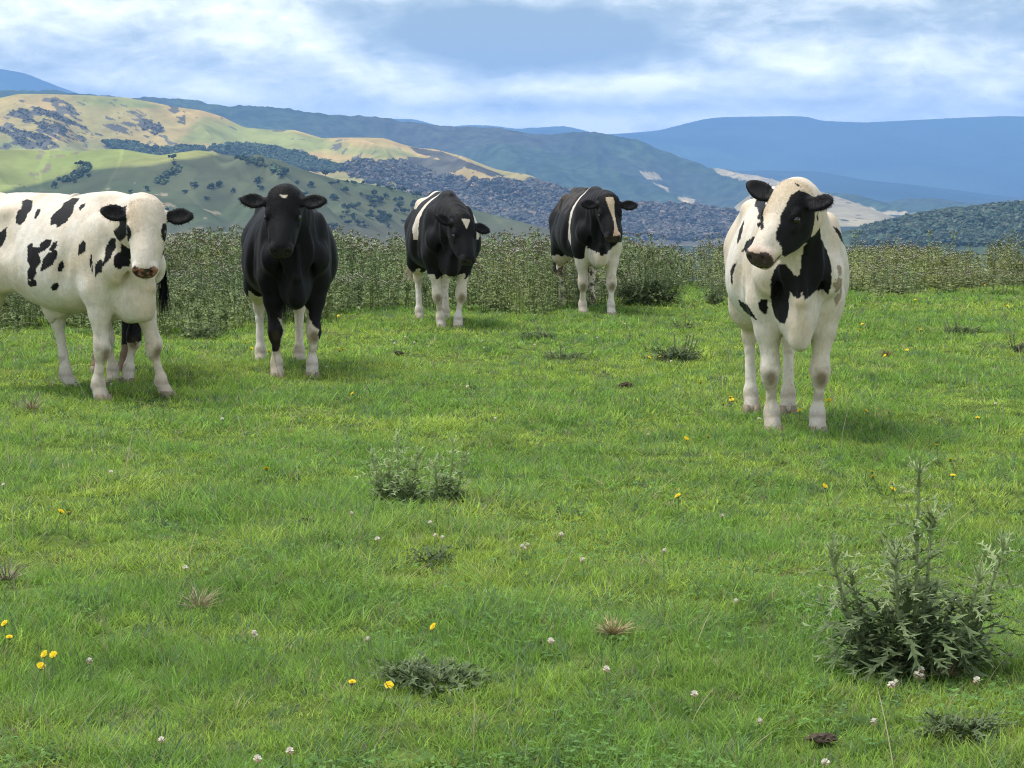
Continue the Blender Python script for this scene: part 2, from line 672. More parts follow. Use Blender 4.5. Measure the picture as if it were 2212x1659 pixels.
    for i in range(7):
        t = i / 6
        q = th * (1 - t) + br * t + np.array([-.05 * math.sin(math.pi * t), 0, -.01])
        q2 = th * (1 - t - .1) + br * (t + .1)
        S.ell(q, (.05, .022, .075), k=.07)
    bz = p.get('brisket', .045)
    S.cone((.825, 0, .98), (.835, 0, .76), .018, .022, k=.03)
    S.cone((.835, 0, .76), (.775, 0, .545 + bz), .022, .034, k=.035)
    S.cone((.775, 0, .545 + bz), (.60, 0, .55 + bz * .4), .036, .035, k=.06)
    S.ell((.70, 0, .61 + bz), (.12, .06, .09), k=.06)
    # head
    hs = p.get('hs', 1.0)
    hv3 = np.array([.88, 1.02, .98]) * hs
    sec = [(-.035, -.085, .055, .045), (0.0, -.085, .090, .075), (.05, -.092, .112, .092), (.11, -.102, .122, .106), (.17, -.112, .124, .114),
           (.23, -.112, .106, .112), (.30, -.105, .095, .098), (.37, -.098, .079, .084), (.43, -.092, .071, .074), (.475, -.09, .076, .068),
           (.505, -.093, .072, .060), (.525, -.098, .055, .040)]
    S.tube(hp, R, [(q[0] * hv3[0], q[1] * hs, q[2] * hv3[1], q[3] * hs) for q in sec], 0.035, egg=-0.03, pw=2.3)

    def H(t, y, z):
        return hp + R @ (np.array([t, y, z]) * hv3)
    S.ell(H(.015, 0, -.035), np.array([.055, .085, .045]) * hs, R, k=.05)     # poll
    S.ell(H(.10, 0, -.03), np.array([.10, .085, .035]) * hs, R, k=.05)        # forehead
    S.ell(H(.33, 0, -.045), np.array([.13, .045, .035]) * hs, R, k=.05)       # bridge of the nose
    S.ell(H(.455, 0, -.150), np.array([.055, .045, .026]) * hs, R, k=.022)    # lower lip and chin
    for sy in (-1, 1):
        S.ell(H(.20, sy * .060, -.185), np.array([.11, .036, .055]) * hs, R, k=.05)   # jaw
        S.ell(H(.30, sy * .062, -.150), np.array([.10, .030, .035]) * hs, R, k=.04)
        S.ell(H(.168, sy * .104, -.045), np.array([.045, .022, .026]) * hs, R, k=.022)   # brow
        S.ell(H(.222, sy * .104, -.092), np.array([.038, .018, .020]) * hs, R, k=.022)   # lower lid
        S.ell(H(.195, sy * .122, -.058), np.array([.024, .016, .018]) * hs, R, k=.012, sub=True)
        S.ell(H(.478, sy * .050, -.072), np.array([.035, .032, .036]) * hs, R, k=.025)   # nostril wings
        S.ell(H(.522, sy * .044, -.066), np.array([.028, .016, .022]) * hs, R @ rot('X', sy * 25), k=.010, sub=True)
        S.ell(H(.35, sy * .080, -.10), np.array([.08, .012, .03]) * hs, R, k=.03)
        # ear: stalk, leaf, hollow
        ed = p.get('ear', {}).get(sy, (0, 0, 0))
        Re = R @ rot('X', sy * ed[0]) @ rot('Z', sy * ed[1])
        eb = H(.045, sy * .100, -.070)

        def Eo(t, y, z):
            return eb + Re @ (np.array([t, sy * y, z]) * hs)
        S.cone(eb, Eo(0, .05, .0), .030, .028, k=.03)
        Rs = Re @ rot('Z', sy * 5)
        S.ell(Eo(.004, .108, .0), np.array([.061, .079, .019]) * hs, Rs, k=.02)
        S.ell(Eo(.008, .145, .0), np.array([.038, .066, .014]) * hs, Rs, k=.02)
        S.ell(Eo(.004, .112, .024), np.array([.044, .070, .022]) * hs, Rs, k=.012, sub=True)
    S.cone(H(.53, -.06, -.128), H(.53, .06, -.128), .005, .005, k=.008, sub=True)
    S.cone(H(.53, .06, -.128), H(.42, .085, -.130), .006, .005, k=.008, sub=True)
    S.cone(H(.53, -.06, -.128), H(.42, -.085, -.130), .006, .005, k=.008, sub=True)
    # legs
    ends = {}
    for key, sy in (('fl', 1), ('fr', -1)):
        fx, fy = feet[key][:2]
        lift = feet[key][2] if len(feet[key]) > 2 else 0
        E = np.array([.475, sy * .165, .74])
        Ft = np.array([fx, fy, lift])
        dv = Ft - np.array([.52, sy * .16, 0])
        Kn = np.array([.512, sy * .158, .345]) + dv * .52 + np.array([.05 * abs(dv[0]), 0, lift * .3])
        Fe = np.array([.50, sy * .16, .115]) + dv * .93 + np.array([-lift * .5, 0, 0])
        Pa = np.array([.530, sy * .16, .045]) + dv
        M1 = E * .55 + Kn * .45
        S.cone(E, M1 + np.array([.0, 0, .02]), .100, .070, k=.05)
        S.cone(M1 + np.array([.0, 0, .02]), Kn + np.array([0, 0, .055]), .070, .044, k=.035)
        S.cone(Kn + np.array([0, 0, .055]), Kn + np.array([0, 0, -.04]), .050, .047, k=.03)
        S.ell(Kn + np.array([.012, 0, .01]), (.056, .059, .062), k=.022)
        C1 = Kn * .80 + Fe * .20 + np.array([0, 0, -.01])
        S.cone(Kn + np.array([0, 0, -.04]), C1, .041, .0285, k=.02)
        S.cone(C1, Fe + np.array([0, 0, .03]), .0285, .031, k=.02)
        S.cone(Fe + np.array([0, 0, .02]), Fe + np.array([.002, 0, -.015]), .040, .0435, k=.02)
        for q in (-1, 1):
            S.ell(Fe + np.array([-.035, q * .022, -.02]), (.016, .012, .018), k=.015)   # dew claws
        S.cone(Fe, Pa, .040, .044, k=.02)
        S.cone(Pa, Pa + np.array([.012, 0, -.020]), .044, .048, k=.02)
        ends[key] = Pa
    for key, sy in (('hl', 1), ('hr', -1)):
        fx, fy = feet[key][:2]
        Ft = np.array([fx, fy, 0])
        dv = Ft - np.array([-.76, sy * .17, 0])
        St = np.array([-.58, sy * .20, .84]) + dv * .55
        Hk = np.array([-.87, sy * .175, .47]) + dv * .92
        Fe = np.array([-.80, sy * .17, .115]) + dv * .95
        Pa = np.array([-.765, sy * .17, .045]) + dv
        G1 = St * .45 + Hk * .55
        S.cone(np.array([-.76, sy * .165, 1.0]) + dv * .5, G1, .165, .098, k=.08)
        S.cone(St, G1, .11, .092, k=.08)
        S.cone(G1, Hk + np.array([0, 0, .04]), .094, .050, k=.06)
        S.cone(Hk + np.array([-.062, 0, .075]), Hk + np.array([-.015, 0, -.02]), .022, .036, k=.035)
        S.cone(Hk + np.array([-.05, 0, .07]), G1 + np.array([-.07, 0, .10]), .020, .03, k=.04)
        S.ell(Hk + np.array([.0, 0, .0]), (.047, .043, .062), k=.03)
        C1 = Hk * .72 + Fe * .28
        S.cone(Hk, C1, .042, .032, k=.025)
        S.cone(C1, Fe + np.array([0, 0, .03]), .032, .034, k=.02)
        S.cone(Fe + np.array([0, 0, .02]), Fe + np.array([.0, 0, -.015]), .043, .046, k=.02)
        for q in (-1, 1):
            S.ell(Fe + np.array([-.037, q * .022, -.02]), (.016, .012, .018), k=.015)
        S.cone(Fe, Pa, .041, .044, k=.02)
        S.cone(Pa, Pa + np.array([.012, 0, -.020]), .044, .048, k=.02)
        ends[key] = Pa
    # tail
    tl = p.get('tail', [(-.99, 0, 1.26), (-1.05, 0, 1.10), (-1.06, .01, .85), (-1.04, .02, .66)])
    tl = [np.array(q, float) for q in tl]
    S.cone((-.90, 0, 1.33), tl[0], .045, .036, k=.06)
    rr = [.034, .028, .022, .017]
    for i in range(3):
        S.cone(tl[i], tl[i + 1], rr[i], rr[i + 1], k=.02)
    V, Fc = S.mesh()
    Nn = vnormals(V, Fc)
    # soft hide relief: ribs, folds, muscles
    rel = .0060 * fbm(V * np.array([1, 1, .6]), 6.0, 3, 3)
    ribs = np.exp(-((V[:, 0] - .02) / .28) ** 2) * np.clip((np.abs(V[:, 1]) - .2) / .1, 0, 1) * np.clip((V[:, 2] - .68) / .15, 0, 1) * np.clip((1.28 - V[:, 2]) / .1, 0, 1)
    rel += ribs * .0012 * np.sin(V[:, 0] * 62 - V[:, 2] * 9)
    hc = ((V - hp) @ R) / hv3
    inhead = (hc[:, 0] > -.05) & (hc[:, 0] < .6) & (np.abs(hc[:, 1]) < .38) & (hc[:, 2] > -.27) & (hc[:, 2] < .08)
    inhead &= ~((hc[:, 2] < -.17) & (hc[:, 0] < .06))
    nk = np.clip((V[:, 0] - .55) / .1, 0, 1) * np.clip((V[:, 2] - .75) / .1, 0, 1) * (~inhead)
    rel += nk * .0026 * np.sin(V[:, 0] * 75 + V[:, 2] * 28 + 3 * np.sin(V[:, 2] * 9))
    V = V + Nn * (rel * (~inhead))[:, None]
    Wp = np.array([M @ Vector(v) for v in V]) if False else (V * sc) @ np.array(Rz.to_3x3()).T + np.array(root)
    Nw = Nn @ np.array(Rz.to_3x3()).T
    px, py = to_px(Wp)
    view = np.array([0, 0, CAM_H]) - Wp
    view /= np.linalg.norm(view, axis=1, keepdims=True)
    facing = (view * Nw).sum(1)
    jit = fbm(V, 28.0, 3, 5)
    jit2 = fbm(V, 26.0, 3, 11)
    ctx = dict(V=V, N=Nn, H=hc, inhead=inhead, px=px + 2.6 * jit, py=py + 2.6 * jit2, facing=facing, jit=jit, jit2=jit2, R=R)
    col, wet = p['paint'](ctx)
    # knees, fetlocks and feet dirty; muzzle skin
    z = V[:, 2]
    low = z < .62
    d = np.zeros(len(V))
    d = np.maximum(d, np.clip((.17 - z) / .10, 0, 1) * .35 * (1 + .8 * jit2) * low)
    d = np.maximum(d, np.exp(-((z - .105) / .025) ** 2) * .45 * (1 + .6 * jit) * low)
    d = np.maximum(d, np.clip((fbm(V, 13, 3, 71) - .12) * 2.2, 0, .42) * np.clip((.62 - z) / .3, 0, 1))
    for key in ('fl', 'fr'):
        fx, fy = feet[key][:2]
        sy = 1 if key == 'fl' else -1
        dvx = np.array([fx, fy, 0]) - np.array([.52, sy * .16, 0])
        Kn = np.array([.512, sy * .158, .315]) + dvx * .52
        q = np.sqrt(((V[:, 1] - Kn[1]) / .030) ** 2 + ((z - Kn[2]) / .042) ** 2 + (np.minimum(V[:, 0] - Kn[0] - .02, 0) / .03) ** 2)
        d = np.maximum(d, np.clip(1.6 - q + .3 * jit, 0, 1) * .85)
    dirt = np.array([.17, .125, .075])
    lum = col.mean(1)
    d = np.clip(d, 0, 1) * np.where(lum > .2, 1, .25)
    col = col * (1 - d[:, None]) + dirt * d[:, None]
    # muzzle skin
    nose = p.get('nose', (.035, .028, .027))
    t, yh, zh = hc[:, 0], hc[:, 1], hc[:, 2]
    mz = inhead & (t > .480 + .010 * jit + .15 * np.maximum(np.abs(yh) - .045, 0)) & (zh > -.128) & (zh < -.030 + .05 * (t - .49))
    col[mz] = np.array(nose)
    if 'nose2' in p:
        col[mz & (fbm(V, 38, 2, 21) > .05)] = np.array(p['nose2'])
    wet = wet.copy()
    wet[mz] = .75
    for sy in (-1, 1):
        nq = ((t - .525) / .03) ** 2 + ((yh - sy * .044) / .013) ** 2 + ((zh + .066) / .018) ** 2
        col[inhead & (nq < 1.0)] = (.006, .005, .005)
        eq = ((t - .195) / .032) ** 2 + ((zh + .062) / .026) ** 2 + ((yh - sy * .118) / .03) ** 2
        col[inhead & (eq < 1.0)] = (.010, .008, .007)
    mo = inhead & (t > .42) & (np.abs(zh + .129) < .0065) & (np.abs(yh) < .1)
    col[mo] = (.012, .008, .008)
    # inner ear
    body = make_mesh('body', V, Fc, [COAT], True, np.concatenate([col, wet[:, None]], 1))
    cow = empty('cow', root, psi, label=p['label'], category='cow', group='young cattle standing in the pasture')
    cow.scale = (sc, sc, sc)
    link('body', body, cow)
    # eyes
    bmu = bpy.data.meshes.new('eye')
    import bmesh
    bm = bmesh.new()
    bmesh.ops.create_uvsphere(bm, u_segments=20, v_segments=12, radius=.025 * hs)
    for f_ in bm.faces:
        f_.smooth = True
    bm.to_mesh(bmu)
    bm.free()
    bmu.materials.append(EYE)
    for sy in (-1, 1):
        e = link('eye', bmu, cow)
        e.location = H(.195, sy * .1040, -.062)
    for key in ends:
        hf = link('hoof', HOOFMESH, cow)
        hf.location = (ends[key][0] + .012, ends[key][1], 0)
    # tail switch
    tip = tl[-1]
    n = 260
    rd = rng.normal(size=(n, 3)) * .25
    dn = p.get('tuftdir', (0, 0, -1))
    dirs = rd * .5 + np.array(dn)
    dirs /= np.linalg.norm(dirs, axis=1, keepdims=True)
    roots = tip + rng.normal(size=(n, 3)) * .011 + np.array(dn) * rng.uniform(-.10, .06, n)[:, None]
    tc_ = np.array(p.get('tuft', (.6, .5, .38)))
    cv = tc_ * rng.uniform(.6, 1.1, n)[:, None]
    hv, hf_, hcx = hair_mesh(roots, dirs, rng.uniform(.12, .24, n), np.full(n, .004), cv, .25)
    link('tail_switch', make_mesh('tail_switch', hv, hf_, [HAIRM], True, hcx), cow)
    # fringe on ears and curls on the poll
    idx = np.flatnonzero(inhead & (np.abs(hc[:, 1]) > .15) & (np.abs(hc[:, 2] + .07) < .05))
    idx = rng.choice(idx, min(900, len(idx)), replace=False)
    dirs = Nn[idx] * .6 + (R @ np.array([.25, 0, 0.2])) + np.sign(hc[idx, 1])[:, None] * (R @ np.array([0, .5, 0])) + rng.normal(size=(len(idx), 3)) * .25
    dirs /= np.linalg.norm(dirs, axis=1, keepdims=True)
    hv1 = hair_mesh(V[idx], dirs, rng.uniform(.010, .020, len(idx)), np.full(len(idx), .0013), col[idx] * 1.0, .1, 2)
    idx = np.flatnonzero(inhead & (hc[:, 0] < .22) & (np.abs(hc[:, 1]) < .11) & (hc[:, 2] > -.07))
    idx = rng.choice(idx, min(1500, len(idx)), replace=False)
    sw = np.stack([-.2 + 6 * (hc[idx, 0] - .16) * .5, hc[idx, 1] * 5, np.zeros(len(idx))], 1)
    dirs = Nn[idx] * .25 + sw @ R.T * .8 + rng.normal(size=(len(idx), 3)) * .2
    dirs /= np.linalg.norm(dirs, axis=1, keepdims=True)
    ptop = np.clip((.05 - hc[idx, 0]) / .08, 0, 1)
    hv2 = hair_mesh(V[idx], dirs, rng.uniform(.006, .010, len(idx)) * (1 + .9 * ptop), np.full(len(idx), .0012), np.clip(col[idx] * rng.uniform(.96, 1.10, len(idx))[:, None], 0, 1), .1, 2)
    va = np.concatenate([hv1[0], hv2[0]])
    fa = np.concatenate([hv1[1], hv2[1] + len(hv1[0])])
    ca = np.concatenate([hv1[2], hv2[2]])
    link('head_hair', make_mesh('head_hair', va, fa, [HAIRM], True, ca), cow)
    return cow


def polys(ctx, zoomk, x0, y0, L, mask=None, face=-.15):
    r = np.zeros(len(ctx['px']), bool)
    for P_ in L:
        r |= in_poly(ctx['px'], ctx['py'], [(x0 + zoomk * a, y0 + zoomk * b) for a, b in P_])
    r &= ctx['facing'] > face
    if mask is not None:
        r &= mask
    return r


def warm_white(ctx):
    V = ctx['V']
    n = fbm(V, 3.2, 4, 31)
    n2 = fbm(V, 9, 3, 33)
    f = np.clip(.38 + 1.1 * n + .4 * n2, 0, 1)[:, None]
    w = WHITE * (1 - f) + CREAM * f
    under = np.clip((.75 - V[:, 2]) / .2, 0, 1)[:, None] * .0
    return w * (1 - under) + CREAM * under


def ears_of(ctx):
    H = ctx['H']
    return ctx['inhead'] & (np.abs(H[:, 1]) > .132 + .01 * ctx['jit']) & (H[:, 0] < .15)


def paint1(ctx):
    V, H = ctx['V'], ctx['H']
    col = warm_white(ctx)
    k = .3307
    hd = ctx['inhead']
    B = [[(145, 230), (175, 225), (215, 228), (208, 290), (180, 320), (165, 360), (130, 398), (103, 380), (100, 340), (115, 300), (140, 280)],
         [(245, 285), (268, 283), (255, 320), (230, 350), (222, 345)],
         [(430, 235), (470, 215), (520, 218), (490, 260), (470, 320), (440, 370), (400, 395), (375, 413), (365, 385), (330, 390), (328, 350), (350, 320), (385, 290), (410, 260)],
         [(530, 260), (560, 250), (550, 275), (520, 297), (517, 280)],
         [(-10, 440), (48, 408), (40, 470), (20, 520), (-10, 550)],
         [(180, 520), (215, 505), (210, 535), (255, 535), (260, 515), (300, 485), (340, 485), (330, 520), (290, 560), (255, 580), (270, 630), (240, 680), (240, 710), (215, 750), (180, 755), (178, 700), (195, 660), (180, 630), (180, 580)],
         [(320, 550), (345, 505), (378, 495), (375, 530), (350, 560), (325, 562)],
         [(280, 620), (310, 580), (375, 550), (370, 600), (345, 650), (300, 680), (265, 695)],
         [(515, 520), (545, 495), (563, 510), (558, 560), (530, 585), (508, 588)],
         [(378, 680), (390, 635), (410, 620), (420, 660), (405, 690), (385, 698)],
         [(183, 760), (215, 750), (240, 758), (235, 790), (205, 797), (183, 785)],
         [(330, 800), (345, 775), (380, 768), (387, 785), (370, 815), (340, 822)],
         [(583, 640), (590, 590), (603, 585), (605, 640), (590, 685)],
         [(685, 600), (690, 530), (725, 480), (755, 472), (757, 540), (720, 610), (690, 640), (670, 665), (665, 700), (635, 715), (622, 735), (620, 670), (635, 630), (660, 610), (670, 640)],
         [(595, 680), (608, 650), (610, 700), (598, 710)],
         [(740, 610), (765, 580), (790, 560), (790, 510), (830, 475), (870, 490), (870, 560), (855, 600), (845, 620), (845, 660), (800, 665), (790, 680), (755, 670)],
         [(835, 380), (870, 340), (900, 500), (920, 600), (950, 680), (975, 710), (965, 745), (930, 740), (895, 685), (865, 670), (860, 600), (870, 560), (845, 480)]]
    r = polys(ctx, k, 0, 356.6, B, ~hd)
    r |= (~hd) & (ctx['facing'] < -.15) & (fbm(V, 3.5, 2, 77) > .32) & (V[:, 2] > .6)
    r |= ears_of(ctx)
    e = ctx['inhead'] & (((H[:, 0] - .185) / .065) ** 2 + ((np.abs(H[:, 1]) - .120) / .040) ** 2 + ((H[:, 2] + .070) / .065) ** 2 < 1 + .5 * ctx['jit'])
    r |= e
    r |= ctx['inhead'] & (H[:, 1] > .05) & (((H[:, 0] - .34) / .05) ** 2 + ((H[:, 2] + .155) / .03) ** 2 < 1)
    col[r] = BLACK
    fh = np.clip(1 - np.sqrt(((H[:, 0] - .06) / .16) ** 2 + (H[:, 1] / .13) ** 2), 0, 1) * ctx['inhead'] * (~r)
    col = col * (1 - .5 * fh[:, None]) + np.array([.58, .48, .34]) * .5 * fh[:, None]
    return col, np.zeros(len(V))


def paint2(ctx):
    V, H = ctx['V'], ctx['H']
    w = warm_white(ctx)
    k, x0, y0 = .2976, 466.3, 356.6
    hind = (V[:, 0] < 0)
    leg = V[:, 2] < .66
    W = hind & (V[:, 2] < .56 + .02 * ctx['jit']) & leg & (np.abs(V[:, 1]) > .03)
    W |= polys(ctx, k, x0, y0, [[(235, 905), (300, 955), (352, 985), (360, 1500), (235, 1500)]], hind)
    W |= polys(ctx, k, x0, y0, [[(455, 1110), (490, 1120), (535, 1200), (530, 1290), (490, 1325), (510, 1600), (380, 1600), (415, 1400), (430, 1370), (465, 1320), (470, 1260), (490, 1200)],
                                [(645, 1030), (670, 1050), (680, 1120), (710, 1165), (745, 1190), (750, 1300), (785, 1600), (640, 1600), (605, 1200)]], (~hind) & leg, -2)
    W |= (V[:, 2] < .20) & leg
    W |= ctx['inhead'] & (H[:, 0] < .075 + .01 * ctx['jit']) & (H[:, 0] > .045) & (H[:, 1] < .040 - .5 * (H[:, 0] - .045)) & (H[:, 1] > -.022 + .8 * (H[:, 0] - .045)) & (H[:, 2] > -.09)
    col = np.where(W[:, None], w, BLACK)
    return col, np.zeros(len(V))


def paint3(ctx):
    V, H = ctx['V'], ctx['H']
    w = warm_white(ctx)
    k, x0, y0 = .2315, 822.9, 356.6
    hd = ctx['inhead']
    x = V[:, 0] + .02 * ctx['jit']
    W = (~hd) & (np.abs(x - (.20 + .16 * (1.35 - V[:, 2]))) < .06 - .05 * (1.35 - V[:, 2])) & (V[:, 2] > .90)
    W |= (~hd) & (x < -.35 + .1 * V[:, 1]) & (x > -.62) & (V[:, 2] > 1.20)
    W |= (V[:, 2] < .535 + .05 * ctx['jit'] - .02 * np.sin(V[:, 1] * 40)) & (np.abs(V[:, 1]) > -1)
    W |= hd & (H[:, 2] > -.11) & (np.abs(H[:, 1]) < .045 * np.clip((.150 - H[:, 0]) / .11, 0, 1) + .006 * ctx['jit']) & (H[:, 0] > .03) & (H[:, 0] < .15)
    col = np.where(W[:, None], w, BLACK)
    return col, np.zeros(len(V))


def paint4(ctx):
    V, H = ctx['V'], ctx['H']
    w = warm_white(ctx)
    k, x0, y0 = .2315, 1152.0, 356.6
    hd = ctx['inhead']
    x = V[:, 0] + .02 * ctx['jit']
    W = (~hd) & (V[:, 1] < .10) & (np.abs(x - (.30 + .12 * (1.35 - V[:, 2]))) < .030) & (V[:, 2] > .72)
    W |= (~hd) & (V[:, 1] > .10) & (np.abs(x - .34) < .02) & (V[:, 2] > 1.1)
    W |= (~hd) & (V[:, 2] < .66 + .10 * np.abs(V[:, 1]) / .16 + .05 * ctx['jit']) & (x > .35) & (V[:, 2] < .80)
    W &= ~((~hd) & (V[:, 1] < -.15) & (V[:, 2] > .58) & (V[:, 2] < .80) & (x > .40))
    W |= (V[:, 2] < .62 + .03 * ctx['jit'])
    hw = np.interp(H[:, 0], [0, .05, .12, .22, .32, .42, .5], [.040, .042, .033, .019, .012, .024, .046])
    W |= hd & (H[:, 2] > -.115) & (np.abs(H[:, 1] - .10 * (H[:, 0] - .05)) < hw + .004 * ctx['jit']) & (H[:, 0] > .0)
    W |= hd & (H[:, 0] > .43) & (H[:, 1] > .03) & (H[:, 2] > -.13)
    col = np.where(W[:, None], w, BLACK)
    dd = hd & W & (H[:, 0] < .5)
    col[dd] = col[dd] * np.array([.85, .78, .68])
    pk = np.clip((H[:, 0] - .36) / .08, 0, 1) * (hd & W)
    col = col * (1 - .5 * pk[:, None]) + np.array([.60, .36, .26]) * .5 * pk[:, None]
    # mud on the rump
    mud = (~hd) & (V[:, 0] < .2) & (V[:, 2] > 1.1) & (fbm(V, 16, 3, 41) > -.05)
    col[mud & ~W] = (.045, .034, .024)
    hm = (V[:, 0] < 0) & (V[:, 2] < .55) & (fbm(V, 22, 3, 43) > .10)
    col[hm] = (.10, .075, .05)
    return col, np.zeros(len(V))


def paint5(ctx):
    V, H = ctx['V'], ctx['H']
    col = warm_white(ctx)
    k, x0, y0 = .3638, 1508.6, 356.6
    hd = ctx['inhead']
    B = [[(640, 290), (705, 285), (735, 450), (775, 540), (790, 600), (790, 700), (770, 775), (740, 740), (700, 745), (650, 790), (632, 800), (615, 750), (597, 800), (560, 770), (545, 745), (540, 800), (535, 890), (513, 945), (480, 930), (455, 900), (430, 800), (430, 680), (450, 620), (470, 590), (520, 590), (570, 650), (585, 660), (600, 640), (610, 580), (620, 500), (650, 450)],
         [(265, 340), (275, 320), (262, 400), (232, 475), (228, 440), (245, 380)],
         [(255, 520), (280, 460), (320, 430), (370, 415), (345, 465), (300, 490), (285, 525), (275, 510)],
         [(190, 640), (200, 600), (228, 572), (215, 620), (204, 660), (203, 715), (190, 690)],
         [(232, 792), (270, 815), (300, 845), (335, 900), (348, 925), (290, 885), (245, 835)],
         [(355, 820), (375, 795), (412, 800), (412, 880), (395, 892), (365, 860)],
         [(335, 235), (350, 190), (385, 165), (400, 240), (370, 255), (335, 250)],
         [(345, 230), (400, 220), (400, 390), (380, 400), (365, 330), (345, 310), (360, 290)],
         [(798, 365), (830, 385), (875, 450), (895, 520), (860, 465), (820, 405)]]
    r = polys(ctx, k, x0, y0, B, ~hd, -.35)
    r |= (~hd) & (ctx['facing'] < -.35) & (fbm(V, 2.6, 2, 78) > .15) & (V[:, 2] > .75) & (V[:, 0] < .3)
    HB = [[(545, 180), (600, 150), (640, 165), (690, 190), (690, 300), (672, 430), (640, 470), (600, 505), (560, 522), (520, 545), (500, 535), (497, 490), (465, 450), (460, 400), (485, 350), (490, 300), (520, 240)],
          [(340, 200), (392, 190), (384, 300), (388, 390), (372, 385), (345, 300)], [(560, 100), (600, 120), (612, 140), (585, 125)]]
    r |= polys(ctx, k, x0, y0, HB, hd, -.6)
    r |= hd & (H[:, 1] < -.095) & (H[:, 0] < .30) & (H[:, 0] > 0)
    r |= ears_of(ctx)
    r |= hd & (((H[:, 0] - .178) / .04) ** 2 + ((np.abs(H[:, 1]) - .12) / .03) ** 2 + ((H[:, 2] + .08) / .035) ** 2 < 1)
    col[r] = BLACK
    # scrape of mud on the shoulder
    md = polys(ctx, k, x0, y0, [[(800, 600), (850, 600), (855, 700), (850, 780), (815, 850), (800, 760), (795, 680)]], ~hd) & (fbm(V, 24, 3, 51) > .0)
    col[md] = (.30, .23, .16)
    fh = (ctx['inhead'] & ~r)
    f = np.clip((.40 - H[:, 0]) / .3, 0, 1) * fh * .45
    col = col * (1 - f[:, None]) + np.array([.60, .48, .32]) * f[:, None]
    pk = np.clip((H[:, 0] - .44) / .05, 0, 1) * fh * .5
    col = col * (1 - pk[:, None]) + np.array([.62, .36, .27]) * pk[:, None]
    return col, np.zeros(len(V))


def paint6(ctx):
    V = ctx['V']
    w = warm_white(ctx)
    W = (V[:, 2] < .32 + .05 * ctx['jit']) & (V[:, 0] > 0)
    W |= (V[:, 0] > 0) & (V[:, 1] < 0) & (V[:, 2] < .62)
    col = np.where(W[:, None], w, BLACK)
    b = (V[:, 0] < 0) & (V[:, 2] < .22)
    col[b] = (.16, .11, .075)
    return col, np.zeros(len(V))


COWS = [
    dict(front=(268, 862), a=46, head=(1.0, -.16, 1.31), hyaw=-43, hpitch=62, feet={'fl': (.60, .28), 'fr': (.48, -.17), 'hl': (-.32, .17), 'hr': (-.86, -.17)},
         paint=paint1, nose=(.30, .13, .09), nose2=(.05, .035, .03), sheath=True, tuft=(.6, .5, .4), scale=1.0,
         ear={1: (8, -5), -1: (2, 12)},
         label='white cow with small black spots and black ears, side-on to the camera'),
    dict(front=(638, 817), a=9, scale=.98, barrel=1.03, head=(.97, -.11, 1.395), hyaw=-9, hpitch=58, hs=1.03, paint=paint2, feet={'fl': (.54, .125), 'fr': (.50, -.135), 'hl': (-.76, .12), 'hr': (-.76, -.19)},
         ear={1: (6, 0), -1: (4, 5)}, tuft=(.02, .02, .02), nose=(.018, .017, .018),
         label='all black cow with white lower legs and a tiny white mark on its forehead'),
    dict(front=(971, 711), a=8, scale=.96, barrel=1.08, head=(1.02, .09, 1.13), hyaw=12, hpitch=62, hroll=-6, paint=paint3, feet={'fl': (.56, .08), 'fr': (.48, -.08), 'hl': (-.72, .10), 'hr': (-.80, -.17)},
         ear={1: (-4, -14), -1: (14, 18)}, tail=[(-.99, -.03, 1.26), (-1.05, -.12, 1.10), (-1.06, -.18, .85), (-1.04, -.20, .72)], tuftdir=(0, -.25, -.9), nose=(.022, .021, .022),
         label='black cow with lowered head, white shoulder band and a pale triangle on its forehead'),
    dict(front=(1290, 682), a=8, head=(1.02, .04, 1.275), hyaw=2, hpitch=60, hroll=3, paint=paint4, feet={'fl': (.66, .13), 'fr': (.42, -.14), 'hl': (-.62, .15), 'hr': (-.85, -.16)},
         ear={1: (2, -6), -1: (6, 4)}, tail=[(-.99, 0, 1.26), (-1.05, -.03, 1.10), (-1.06, -.08, .85), (-1.03, -.14, .66)], tuftdir=(0, -.35, -.85), tuft=(.03, .03, .03), nose=(.045, .03, .03),
         label='black cow with a long pale blaze down its face, standing beside the bushy thistle'),
    dict(front=(1717, 937), a=-1, head=(.92, -.08, 1.385), hyaw=-47, hpitch=48, brisket=-.01, hroll=-4, paint=paint5, feet={'fl': (.53, .125), 'fr': (.51, -.125), 'hl': (-.73, .08), 'hr': (-.77, -.14)},
         ear={1: (10, -4), -1: (30, 10)}, nose=(.06, .04, .038), tuft=(.6, .5, .4),
         label='white cow with a half black face and black neck, looking aside, nearest the camera'),
    dict(front=(262, 829), a=6, head=(.80, .08, 1.02), hyaw=20, hpitch=80, paint=paint6, feet={'fl': (.52, .05), 'fr': (.52, -.06), 'hl': (-.70, -.05), 'hr': (-.70, -.26)},
         tail=[(-.98, .06, 1.24), (-.98, .22, 1.0), (-.95, .27, .82), (-.92, .275, .72)], tuftdir=(0, .0, -1), tuft=(.012, .012, .012), scale=.93, barrel=.72,
         label='black cow almost hidden behind the white spotted cow, only its legs and tail showing'),
]
cows = [build_cow(p) for p in COWS]
